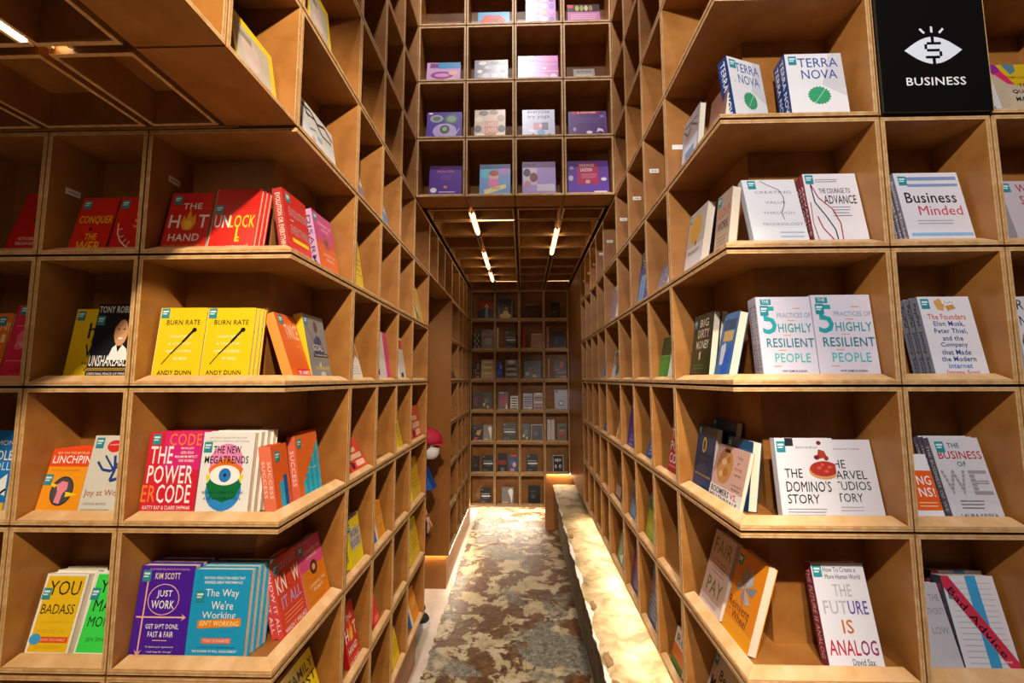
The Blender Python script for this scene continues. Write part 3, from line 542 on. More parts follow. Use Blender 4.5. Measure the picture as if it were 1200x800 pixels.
 'founders': ('DFDFE8', '8C8C94', (5, 3), F(Pg('D0A060', 30, 6, 42, 2, 50, 10, 46, 18, 34, 16), Pg('C09050', 50, 12, 66, 10, 70, 15, 54, 18), R_(46, 6, 72, 9, 'F6F2E8'), T_('PayPal', 50, 6.3, 68, 9, '2A3C78', 1), T_('The Founders', 12, 22, 84, 29, 'D0503C', 1), T_('Elon Musk,', 20, 31, 78, 38, '2C4488', 1), T_('Peter Thiel,', 18, 40, 80, 47, '2C4488', 1), T_('and the', 30, 49, 68, 55, '2C4488', 1), T_('Company', 24, 57, 74, 64, '2C4488', 1), T_('that Made', 22, 66, 76, 72, '2C4488', 1), T_('the Modern', 18, 74, 82, 80, '2C4488', 1), T_('Internet', 28, 82, 72, 88, '3C74C0', 1), T_('Jimmy Soni', 20, 90, 82, 97, 'D0503C'))),
 'we': ('D0D0D8', '6C6470', (10, 5), F(T_('THE', 34, 7, 58, 13, '2C5C7C', 1), T_('BUSINESS', 10, 17, 96, 27, 'B02C30', 1), T_('OF', 42, 30, 60, 36, '2C5C7C', 1), T_('W', 4, 41, 52, 70, '9C949C', 1), T_('E', 58, 41, 94, 70, '9C949C', 1), bars('D0D0D8', 4, 96, 45, 50, 55, 60, 65, h=.8), bars('5A5A64', 24, 70, 77, 81, 85, h=1), T_('LAURA KRISKA', 18, 92, 88, 96, '4A4A54'))),
 'ngns': ('E6E6EC', 'C8C8D0', None, F(R_(0, 26, 100, 86, 'E8601E'), T_('NG', 44, 34, 90, 48, WH, 1), T_('NS!', 40, 52, 92, 66, WH, 1), bars('F6C8A8', 30, 90, 74, 79, h=1.4))),
 'badadvice': ('DADAE2', '3A3A42', (6, 12), F(bars('B4B4C0', 10, 92, *range(8, 98, 6), h=.7), R_(46, 0, 66, 100, '3C9CD0'), Pg('C83450', 0, 0, 14, 0, 100, 92, 100, 100, 84, 100, 0, 12), ('RT', 'Bad Advice', 10, 14, 80, 86, BK), T_('WHY', 74, 90, 88, 92, WH))),
 'greylist': ('C0BEC8', 'A8A6B0', None, F(T_('THE', 60, 14, 92, 22, '8A8890'), T_('AUTHORITY', 30, 30, 96, 38, '8A8890'), T_('LOW', 40, 52, 90, 60, '8A8890'))),
 'stole': ('C4BCC4', 'A8A0A8', (4, 4), F(T_('WHO', 34, 5, 92, 19, 'A83440', 1), T_('STOLE', 34, 24, 98, 38, 'A83440', 1), T_('MY', 50, 44, 84, 56, 'A83440', 1), T_('PENSION', 42, 62, 98, 74, 'A83440', 1))),
 'rn': ('D8D6DC', 'B8B6BC', None, F(T_('R', 8, 4, 22, 16, BK), T_('NOW', 8, 24, 60, 36, BK), El(40, 56, 36, 16, '3A2A5C'), El(16, 52, 10, 8, 'B0785C'), R_(0, 74, 100, 100, 'E4D020'))),
 'greyblue': ('A8A8B0', '8C8C94', None, F(Ln('5A4A3C', 5, 6, 14, 30, 30, 56, 18, 92, 34), Ln('7A3A34', 3, 20, 36, 60, 28), R_(6, 46, 96, 98, 'D4DCEC'), R_(24, 60, 78, 96, '6C94D0'), Ln('4A4A54', 3, 10, 10, 90, 18))),
 'brownred': ('8C6C54', '6C503C', None, F(Ln('B83C28', 4, 14, 10, 40, 24, 20, 40), Ln('B83C28', 4, 50, 14, 80, 30, 50, 48), Ln('B83C28', 4, 30, 60, 80, 66))),
 'yellowdot': ('DCD8DC', 'C8C0BC', (2, 4), F(R_(0, 0, 100, 56, 'C4BCB4'), El(44, 30, 34, 22, 'E0A824'), El(54, 54, 6, 4, '8A5A24'), T_('Messengers', 12, 62, 80, 70, '4A4A54'))),
 'lovework': ('B8A08C', 'C8BCA8', (6, 4), F(T_('LOVE', 22, 24, 92, 40, 'C86A24', 1), T_('WORK', 16, 46, 88, 60, '2A241E', 1), bars('8A7460', 20, 80, 70, 76, 82, h=1.2))),
 'dirty': ('26341E', '18200E', (4, 8), F(T_('BIG', 34, 8, 78, 20, 'E8E4D8', 1), T_('DIRTY', 26, 24, 84, 37, 'E8E4D8', 1), T_('MONEY', 22, 41, 86, 54, 'E8E4D8', 1), Pg('D8D4C0', 40, 60, 50, 57, 48, 70, 42, 70), bars('3C7038', 16, 70, 78, 83, h=1.4), T_('Jennifer Taub', 10, 93, 64, 98, WH))),
 'bluepic': ('3C70A8', '2C5484', None, F(R_(10, 10, 90, 26, '2C4C74'), R_(20, 28, 84, 44, 'C0A868'), Pg('C8D4E8', 16, 50, 44, 46, 60, 78, 22, 80), Pg('2C5CC8', 48, 60, 90, 50, 80, 90, 40, 94))),
 'navyyellow': ('14406C', '103458', (4, 1), F(El(44, 30, 11, 13, 'E0C848'), El(44, 30, 6, 9, '14406C'), T_('A Million', 14, 40, 90, 50, '0C2C4C', 1), T_('LIGHTS', 14, 52, 80, 62, '0C2C4C', 1), T_('NATIONAL BESTSELLER', 8, 76, 94, 79, 'E0C848'))),
 'navyplain': ('16507C', '103458', (4, 4), F(T_('FUTURE', 10, 30, 80, 40, '0E3C60', 1))),
 'boomers': ('CFA89C', 'C8503C', None, F(R_(0, 74, 100, 100, 'E4DEDC'), El(34, 36, 25, 32, 'C08A54'), El(30, 30, 8, 6, 'D8B080'), El(40, 46, 8, 8, 'A8703C'), El(26, 52, 6, 6, 'D8B080'), El(44, 24, 6, 6, 'A8703C'), R_(26, 6, 44, 12, '3A2A20'), T_('The art', 68, 12, 84, 17, '6A4A44'), T_('of', 70, 22, 78, 26, '6A4A44'), T_('living', 66, 31, 86, 37, 'C8503C'), T_('lightly', 68, 42, 88, 47, '6A4A44'), T_('Ian Harvey &', 66, 60, 94, 64, '3A2A28'), T_('Simon Park', 68, 66, 92, 70, '3A2A28'), T_('BOOMERS', 6, 76, 64, 87, BK, 1), T_('VS.', 68, 76, 88, 86, 'C82C3C', 1), T_('MILLENNIALS', 4, 89, 92, 99, BK, 1))),
 'fairpay': ('D0B0A0', 'C0A090', None, F(T_('FAIR', 12, 8, 92, 28, '7C8430', 1), bars('A08474', 22, 84, 36, 41, 46, 51, h=1.4), T_('PAY', 18, 60, 88, 80, '7C8430', 1), R_(0, 86, 100, 100, 'E0CCC8'), T_('DAVID BUCKMASTER', 10, 91, 80, 94, 'B04C5C'))),
 'reinvent': ('E48A14', 'D87C10', (4, 7), F(R_(0, 82, 100, 100, 'ECA01C'), Pg('8C94A4', 46, 40, 36, 12, 54, 22), Pg('A8B0BC', 46, 40, 60, 14, 70, 30), Pg('7C8494', 46, 40, 84, 30, 74, 44), Pg('A8B0BC', 46, 40, 74, 52, 58, 56), Pg('7C8494', 46, 40, 52, 62, 38, 50), Pg('A8B0BC', 46, 40, 24, 48, 20, 36), Pg('8C94A4', 46, 40, 20, 26, 34, 26), T_('Reinvent', 6, 58, 80, 69, '4A2A0C'), T_('the', 8, 71, 18, 74, '4A2A0C'), T_('Wheel', 24, 70, 76, 80, '4A2A0C'))),
 'benm': ('CEBCAE', 'A89888', (3, 3), F(T_('Ben', 34, 16, 72, 32, BK, 1), T_('Mezrich', 10, 36, 98, 54, BK, 1), R_(80, 24, 96, 34, '2C7C8C'))),
 'green': ('3C9C34', '2C7C28', None, F(R_(0, 0, 100, 44, '1E4C1C'), R_(0, 44, 100, 47, '6CC85C'))),
 'thepoc': ('C02C34', 'C02C34', None, F(R_(0, 0, 34, 22, '4A4A54'), T_('TH', 6, 26, 60, 42, WH, 1), T_('PO', 6, 46, 66, 62, WH, 1), T_('CO', 6, 66, 66, 82, WH, 1), R_(4, 86, 70, 88, 'F0A0A8'))),
 'rorange': ('E8701C', 'D0601C', None, F(R_(0, 0, 100, 42, 'E4DCD4'), T_('RU', 16, 14, 90, 36, BK, 1), R_(0, 78, 100, 100, '4C7C24'))),
 'bluegre': ('1C44B4', '1A2A6C', None, F(R_(0, 0, 100, 34, '181C2C'), R_(6, 0, 60, 8, '6A6A4C'), T_('GRE', 20, 12, 96, 22, WH), T_('DA', 30, 26, 70, 34, WH), Pg('8CC8F0', 4, 98, 20, 46, 62, 50, 50, 98), Pg('5CA4E8', 14, 92, 30, 56, 50, 60, 40, 92), R_(70, 74, 92, 77, 'E0A0C0'))),
 'greysp': ('7C7890', '5A5668', None, F(Ln('C8C4D8', 4, 6, 60, 60, 40, 96, 60), Ln('C8C4D8', 4, 6, 80, 60, 66, 96, 84), El(60, 24, 16, 12, 'A8A4B4'))),
 'whitesp': ('C4B4C4', 'A494A4', None, F(Ln('6A5A84', 5, 30, 6, 40, 90), Ln('8A7AA4', 5, 70, 16, 60, 96))),
 'manpic': ('C8C4BC', 'A8A49C', None, F(El(46, 36, 22, 18, 'B08458'), El(30, 14, 16, 9, '3C6470'), El(62, 66, 18, 20, '6A6A64'), R_(10, 60, 40, 96, 'E0DCD4'))),
 'deepblue': ('2420A8', '1C1884', None, F(R_(0, 0, 100, 14, '4C50A0'), T_('TO', 50, 70, 70, 75, WH), T_('BLU', 40, 78, 80, 84, WH), T_('RAPTU', 26, 90, 80, 95, WH, 1))),
 'brownsp': ('6C4C38', '54382A', None, F(R_(10, 60, 80, 90, 'C8A890'), R_(20, 10, 80, 40, '7C5A48'))),
 'bluegrey': ('6C8CA8', '4C6C88', None, F(R_(10, 20, 70, 50, '4C5C6C'), R_(20, 60, 90, 90, '7CA8D4'))),
 'lime': ('A4B424', '7C8C1C', None, F(R_(0, 0, 100, 14, '5C8CA0'), R_(0, 14, 100, 36, '2C7C44'), R_(20, 50, 80, 80, 'C0C83C'))),
 'greensp': ('6C9C6C', '4C7C4C', None, F(Pg('E8ECE0', 30, 80, 80, 60, 80, 96), R_(0, 0, 100, 8, '8CB48C'))),
 'purplesp2': ('4C3484', '3C286C', None, F(R_(10, 40, 90, 52, 'B42C5C'), R_(20, 0, 100, 20, '6C7C84'))),
 'bluecity': ('50648C', '3C4C6C', None, F(R_(0, 0, 100, 22, '4CA0B8'), R_(0, 22, 100, 46, '7C7478'), bars('8C9CC0', 8, 96, 52, 60, 68, 76, 84, h=3))),
 # tower
 'tpurple': ('6440A4', '54348C', None, F(T_('UNICORN', 34, 6, 68, 11, 'C86CA0', 1), T_('PRINCESS', 24, 14, 76, 22, 'E07C9C', 1), bars('8C5CB8', 34, 70, 30, 36, 42, h=2), El(14, 78, 10, 8, 'F0ECF4'), El(50, 68, 6, 5, 'D88C6C'), bars('C8B4DC', 30, 80, 82, h=4), R_(50, 92, 80, 97, WH))),
 'tfairy': ('7CA4DC', '6484BC', None, F(El(22, 30, 20, 16, '5CC0D8'), El(80, 22, 20, 14, 'B08CD4'), El(46, 38, 16, 16, 'E8A8A8'), El(46, 28, 16, 9, 'B0502C'), El(46, 60, 18, 14, 'E480B0'), Pg('ECE0A0', 14, 80, 84, 62, 88, 74, 18, 94), T_('SIMPLE', 40, 72, 66, 78, '6A5A3A'))),
 'tlilac': ('B49CDC', '9880C0', None, F(T_('I NEED TO', 4, 6, 40, 12, '5C4488'), R_(4, 18, 44, 68, 'D0C8DC'), El(14, 32, 11, 12, '4C3C4C'), El(34, 46, 12, 14, '7C4444'), El(16, 64, 10, 8, 'C88C8C'), R_(44, 66, 96, 86, 'D8D0E8'), R_(0, 90, 100, 100, '8C54BC'), R_(44, 94, 66, 98, WH))),
 'tviolet': ('6C4CAC', '5A3C94', None, F(R_(24, 6, 76, 68, 'B43460'), T_('MERMAID', 30, 9, 66, 17, WH, 1), T_('LAGOON', 32, 21, 60, 31, WH, 1), bars('E08CA4', 34, 72, 38, 43, 48, h=2), R_(44, 56, 54, 66, 'C8B0A0'), El(8, 50, 6, 8, 'C8BCE0'), El(88, 54, 7, 5, 'E4DCF0'), El(10, 20, 5, 6, 'A890D0'), R_(64, 88, 94, 97, 'E8E4F0'))),
 'tgreenp': ('5C44A4', '4C348C', None, F(El(28, 24, 19, 14, 'A4A8A8'), El(28, 24, 11, 8, '5C7C74'), El(70, 26, 20, 19, '54746C'), El(70, 26, 13, 12, '8CA49C'), El(52, 70, 34, 28, 'B4A8DC'), El(52, 64, 14, 16, '4C5C4C'), El(52, 62, 7, 8, '9CB08C'), Ln('D8D0F0', 2, 80, 90, 94, 60), R_(6, 2, 16, 8, WH))),
 'tcream': ('CDB49C', 'A89078', None, F(El(30, 12, 16, 9, '5A4A44'), El(62, 10, 14, 8, '8A6450'), El(14, 34, 12, 10, 'E0D8C8'), El(86, 30, 12, 12, 'B08C6C'), R_(34, 40, 76, 88, 'CC7460'), T_('LIVES', 38, 44, 72, 58, 'F0D8B8', 1), T_('LIVES', 38, 64, 72, 78, 'F0D8B8', 1), El(12, 66, 12, 12, '6A5A5C'), El(20, 88, 14, 8, 'E8E0D0'), El(88, 66, 12, 12, '4A3C3C'), El(84, 88, 14, 10, 'E8D8B0'))),
 'yoga': ('BCC4E4', '9CA4C8', None, F(T_('everyone', 16, 4, 84, 18, '2A2A44', 1), T_('try yoga', 16, 20, 84, 34, '2A2A44', 1), El(30, 74, 14, 6, 'F0F0F8'), El(58, 84, 12, 14, '4CA0D8'), R_(34, 46, 60, 72, 'D08CA8'), R_(60, 46, 80, 72, '5C5470'), El(56, 58, 5, 6, 'F0D8D0'), Pg('3A4458', 20, 96, 34, 84, 46, 96), Pg('3A4458', 68, 96, 84, 84, 92, 96), R_(40, 92, 76, 100, '4CA0D8'))),
 'tdarkp': ('5C3880', '4A2C6C', None, F(Pg('B01C44', 10, 0, 80, 0, 82, 10, 8, 12), T_('A UNICORN', 24, 2, 72, 8, WH, 1), bars('6C4894', 20, 84, 26, 34, 42, h=4), El(54, 82, 8, 6, 'E8DCF0'), Pg('E8DCF0', 72, 84, 76, 66, 88, 70, 92, 84, 86, 78, 78, 78), El(16, 70, 4, 8, 'B49CC8'), El(88, 20, 5, 5, '9C84B4'), R_(60, 92, 92, 97, 'F0ECF4'))),
 'tpink': ('C8A0CC', 'A880AC', None, F(R_(34, 0, 100, 30, '3C8CC0'), R_(10, 4, 34, 26, '7C3C84'), El(46, 62, 34, 18, '943C90'), El(46, 62, 22, 9, 'D08CC8'), El(80, 52, 14, 10, 'E8B0A0'), El(20, 88, 18, 8, 'ECE0EC'), El(76, 86, 20, 8, 'E0D0E4'))),
 'tgreymon': ('58546C', '403C50', None, F(El(24, 14, 12, 9, 'C8BCA8'), El(60, 12, 14, 9, '2A2838'), El(84, 16, 11, 9, 'B0644C'), El(40, 34, 10, 8, 'A8A0B4'), El(50, 72, 40, 16, '8C8498'), El(34, 70, 11, 9, 'B4B0BC'), El(62, 70, 11, 9, 'B4B0BC'), El(16, 52, 8, 8, 'D8D0C8'), El(86, 50, 9, 8, '3A3444'))),
 'tmagenta': ('B434A4', '942C88', None, F(R_(0, 4, 100, 24, 'C44CB4'), T_('My Secret', 34, 8, 74, 22, 'E88CD4', 1), T_('Unicorn Activity', 12, 28, 96, 42, 'E07CCC', 1), R_(0, 60, 100, 64, 'E0A0D8'), El(50, 82, 26, 12, 'D48CCC'), El(14, 84, 12, 10, 'DCA4DC'), El(88, 84, 9, 12, 'ECC0E4'), El(66, 50, 6, 4, 'F0C0E0'))),
 'tgrey': ('9C948C', '7C746C', None, F(T_('ATLAS', 16, 14, 84, 34, '3A342C', 1), R_(10, 50, 90, 90, 'B4ACA4'))),
 'tblue': ('5C9CC4', '447CA0', None, F(Pg('B8342C', 4, 70, 24, 20, 70, 24, 90, 60, 60, 90, 14, 96), Pg('8C2420', 30, 50, 70, 44, 60, 70))),
 'tpink2': ('B06CC0', '8C549C', None, F(*[El(14 + 24 * (i % 4), 10 + 18 * (i // 4), 9, 7, ('E8D8E8', '5A3C7C', 'D88C54', 'E070B0', 'F0F0F0', '7C4CB0')[i % 6]) for i in range(20)])),
 'tpinkb': ('C47CAC', 'A46090', None, F(R_(0, 0, 100, 36, '3A2430'), *[El(30 + 14 * i, 18, 6, 14, ('B8A44C', '8C9C4C', 'C8B4A0', '9C7C3C')[i]) for i in range(4)], R_(0, 0, 18, 16, 'C83C5C'), bars('E0B4D0', 10, 90, 48, 58, 68, h=4), R_(0, 80, 100, 100, '9C3C70'), El(20, 88, 10, 10, 'D8A84C'), El(64, 88, 10, 10, 'D8A84C'))),
}
def _b(c, *e): return (c, c, None, F(*e))
ART.update({
 'b_bred': _b('B8481C', Pg('14485C', 0, 46, 30, 40, 44, 30, 44, 100, 0, 100), Pg('14485C', 60, 30, 76, 46, 100, 50, 100, 100, 60, 100), R_(44, 30, 50, 98, 'D8D4CC'), R_(55, 30, 60, 98, 'D8D4CC'), Pg('E8DCC8', 30, 40, 52, 14, 76, 42, 52, 28)),
 'b_btaxi': _b('1C1A18', R_(2, 2, 98, 5, '8C8880'), R_(2, 5, 5, 96, '8C8880'), R_(92, 5, 96, 96, 'B8B4AC'), El(50, 84, 40, 12, 'F0E0A8'), Pg('E8D494', 30, 74, 40, 58, 64, 58, 74, 74), Ln('8C8880', 2, 20, 20, 60, 40), El(56, 48, 12, 8, 'B08048')),
 'b_brown': _b('4A2C20', R_(4, 4, 96, 22, '94502C'), bars('6A5044', 10, 90, 40, 54, 68, 82, h=2)),
 'b_dark': _b('201A1A', El(40, 58, 20, 12, '4C4648'), R_(20, 30, 50, 33, '6A6464')),
 'b_grey': _b('5C5A58', *[El(20 + 30 * (i % 3), 14 + 18 * (i // 3), 10, 8, ('B4B0AC', '2A2A2C')[i % 2]) for i in range(15)]),
 'b_silver': _b('8C8A8C', R_(8, 6, 50, 10, '4A4A4C'), R_(10, 34, 70, 40, 'B0502C'), El(60, 60, 30, 20, 'A8A6A8')),
 'b_dtext': _b('242224', R_(8, 6, 24, 14, '8C8C90'), R_(8, 34, 90, 38, 'A8A8AC'), R_(12, 46, 96, 54, 'D8D8DC'), R_(30, 60, 80, 63, '7A7A7C'), R_(8, 84, 50, 88, '7A7A7C')),
 'b_beige': _b('B08C70', bars('7C5C48', 12, 88, 20, 32, 44, 56, 68, h=3), R_(2, 2, 98, 6, 'E8D8C8')),
 'b_darkor': _b('281C18', El(60, 26, 16, 20, 'A84C24'), R_(24, 62, 90, 68, '8C7C74'), R_(40, 80, 84, 92, 'B8541C'), R_(8, 44, 40, 56, '94582C')),
 'b_cream': _b('C4B48C', *[R_(20, y, 86, y + 7, c) for y, c in ((10, 'E8E0C8'), (22, 'D8A83C'), (36, 'F0E8D0'), (52, 'D0A034'), (66, 'E8E0C8'))]),
 'b_bblue': _b('2434B4', R_(50, 20, 90, 40, '7C8CE0'), R_(20, 60, 70, 64, '8C98E8')),
 'b_silvtext': _b('7C7A7A', El(50, 12, 30, 10, 'D4D0CC'), *[R_(12, y, 90, y + 7, c) for y, c in ((30, '2A2A2A'), (44, 'C8C4C0'), (58, '2A2A2A'), (72, 'D8D4D0'), (86, '3A3A3A'))]),
 'b_dpic': _b('2C2824', El(44, 50, 18, 14, '8C5C40'), El(20, 70, 12, 10, 'C8C0B4'), El(60, 82, 12, 8, 'D8B83C'), R_(50, 30, 74, 60, '5C5448')),
 'b_maroon': _b('301C20', R_(14, 30, 60, 76, '6C1C34'), R_(10, 4, 30, 10, '7A7478')),
 'b_magent': _b('4A3C44', R_(12, 22, 90, 80, 'B02C64'), R_(10, 2, 60, 12, 'B0A8A8'), Pg('E0D8DC', 70, 96, 84, 60, 96, 96)),
 'b_wtext': _b('C8C4BC', *[R_(12, y, 88, y + 9, '2A2824') for y in (14, 32, 50, 68, 84)]),
 'b_wpurple': _b('A8A0A8', R_(4, 2, 60, 8, 'E0DCE0'), *[R_(6, y, 94, y + 7, c) for y, c in ((20, '3A3438'), (34, '5C3C88'), (48, '2A2428'), (60, '6C5098'), (74, '7C3C64'))], R_(64, 80, 78, 100, 'E8E0E8')),
 'b_wred': _b('A8988C', R_(30, 0, 80, 10, 'E8E4E0'), *[R_(10, y, 94, y + 8, c) for y, c in ((24, '3A2C28'), (38, 'B0402C'), (52, 'E0D0C4'), (66, 'A8341C'), (82, '4A2C24'))]),
 'b_silverp': _b('B4B4C4', El(50, 66, 20, 14, '6C7CA8'), El(50, 66, 12, 8, 'DCE0EC'), R_(8, 4, 22, 12, '3A3A3C'), R_(24, 20, 80, 26, 'C8C0B0')),
 'b_navyor': _b('1C2430', Pg('E09C34', 34, 60, 50, 34, 92, 30, 74, 66), Pg('B03C74', 8, 92, 20, 78, 60, 76, 40, 96), El(26, 20, 16, 8, '2C4C6C')),
 'b_glint': _b('8C8484', Pg('EDEAE6', 50, 20, 76, 6, 92, 20, 84, 96, 70, 60), R_(4, 86, 50, 92, 'D8D0C8')),  # pale wedge is a reflection painted into the cover colour
 'b_dframe': _b('2A2620', R_(2, 2, 98, 6, 'B8B4AC'), R_(2, 2, 6, 98, 'B8B4AC'), R_(94, 2, 98, 98, 'A8A49C'), R_(2, 94, 98, 98, '8C8880'), El(44, 56, 16, 11, '5A564C')),
 'b_traffic': _b('6C6C5C', R_(20, 14, 80, 28, '3C5C3C'), R_(20, 36, 84, 44, 'C88C3C'), R_(20, 50, 84, 58, 'B8542C'), R_(20, 64, 84, 78, 'A83430')),
 'b_darkred': _b('201618', R_(6, 38, 92, 60, '8C1C18'), R_(30, 74, 70, 94, '6A645C')),
 'b_sonic': _b('38446C', R_(20, 0, 80, 12, 'B03C44'), El(40, 46, 32, 24, '3450A0'), El(60, 56, 18, 14, 'D0A890'), El(40, 86, 24, 10, 'C87C94')),
 'b_newbo': ('161618', '161618', None, F(R_(6, 2, 94, 4, WH), R_(6, 2, 9, 98, WH), R_(91, 2, 94, 98, WH), T_('NEW', 24, 22, 76, 38, WH, 1), T_('B  O', 24, 56, 76, 74, WH, 1))),
 's_white': _b('D0CCC4'), 's_red': _b('98242C'), 's_pink': _b('C08C80')})
# text glyphs: one evaluation for all of them
TX = {}
def _collect(elems):
    for e in elems:
        if e[0] in ('T',): TX[(e[1], e[7])] = None
        if e[0] == 'RT': TX[(e[1], 1)] = None
for a in ART.values(): _collect(a[3])
SPT = {'terra': ('TERRA NOVA', 'E8ECF4', .9), 'analog': ('THE FUTURE IS ANALOG', 'F0C0B0', .86), 'success': ('SUCCESS', 'F8D8C8', .55), 'successorange': ('SUCCESS', 'F8D8C8', .55),
 'founders': ('PayPal  Jimmy Soni', '2A3C60', .85), 'evolution': ('EVOLUTION OR EVERYTHING', 'F0D8C8', .85), 'knowitall': ('KNOW IT ALL', 'F4D8E0', .85), 'pinkorange': ('DISARM', '5A3A6C', .8), 'pinkorange2': ('CONQUER', 'F8E0E8', .8),
 'minded': ('Business Minded', 'E8E4EC', .8), 'we': ('THE BUSINESS OF WE', 'D8D4DC', .8), 'courage': ('ADVANCE', 'F0E0E0', .7), 'fiveprac': ('RESILIENT PEOPLE', '6A6C80', .8), 'workrules': ('WORK RULES!', '3A3A30', .7), 'badadvice': ('Bad Advice', 'C83450', .8)}
for a in SPT.values(): TX[(a[0], 1)] = None
for t in ('BUSINESS',): TX[(t, 1)] = None
tmp = []
for (t, b) in TX:
    c = bpy.data.curves.new('t', 'FONT'); c.body = t; c.resolution_u = 2; c.offset = .010 if b else 0
    if b: c.space_character = 1.06
    o = bpy.data.objects.new('t', c); COL.objects.link(o); tmp.append((t, b, o))
bpy.context.view_layer.update(); dg = bpy.context.evaluated_depsgraph_get()
for t, b, o in tmp:
    me = bpy.data.meshes.new_from_object(o.evaluated_get(dg))
    vs = [v.co[:2] for v in me.vertices]; fs = [tuple(p.vertices) for p in me.polygons]
    if vs:
        x0 = min(v[0] for v in vs); x1 = max(v[0] for v in vs); y0 = min(v[1] for v in vs); y1 = max(v[1] for v in vs)
        vs = [((x - x0) / (x1 - x0), (y - y0) / (y1 - y0)) for x, y in vs]
    TX[(t, b)] = (vs, fs); bpy.data.meshes.remove(me)
for t, b, o in tmp:
    c = o.data; bpy.data.objects.remove(o); bpy.data.curves.remove(c)
def print_mesh(key, w, h):
    el = ART[key][3]
    if not el: return None
    mb = MB(); dy = -.00025
    for e in el:
        dy -= .00005
        if e[0] == 'P':
            mb.face([(min(max(x, 0), 100) / 100 * w, dy, (1 - min(max(y, 0), 100) / 100) * h) for x, y in e[2]], mb.mi(plain(e[1], .38)))
        else:
            if e[0] == 'T':
                _, t, x0, y0, x1, y1, c, b = e; vs, fs = TX[(t, b)]
                P = [((x0 + (x1 - x0) * x) / 100 * w, dy, (1 - (y1 + (y0 - y1) * y) / 100) * h) for x, y in vs]
            else:
                _, t, x0, y0, x1, y1, c = e; vs, fs = TX[(t, 1)]
                ax, az = x0 / 100 * w, (1 - y0 / 100) * h; bx, bz_ = x1 / 100 * w, (1 - y1 / 100) * h
                L = math.hypot(bx - ax, bz_ - az); ux, uz = (bx - ax) / L, (bz_ - az) / L; hh = .085 * h
                P = [(ax + ux * L * x - uz * hh * (y - .5), dy, az + uz * L * x + ux * hh * (y - .5)) for x, y in vs]
            i = len(mb.v); mb.v += P; mi = mb.mi(plain(c, .38))
            for f in fs: mb.f.append(tuple(i + q for q in f)); mb.m.append(mi)
    return mb.mesh('cover_print')
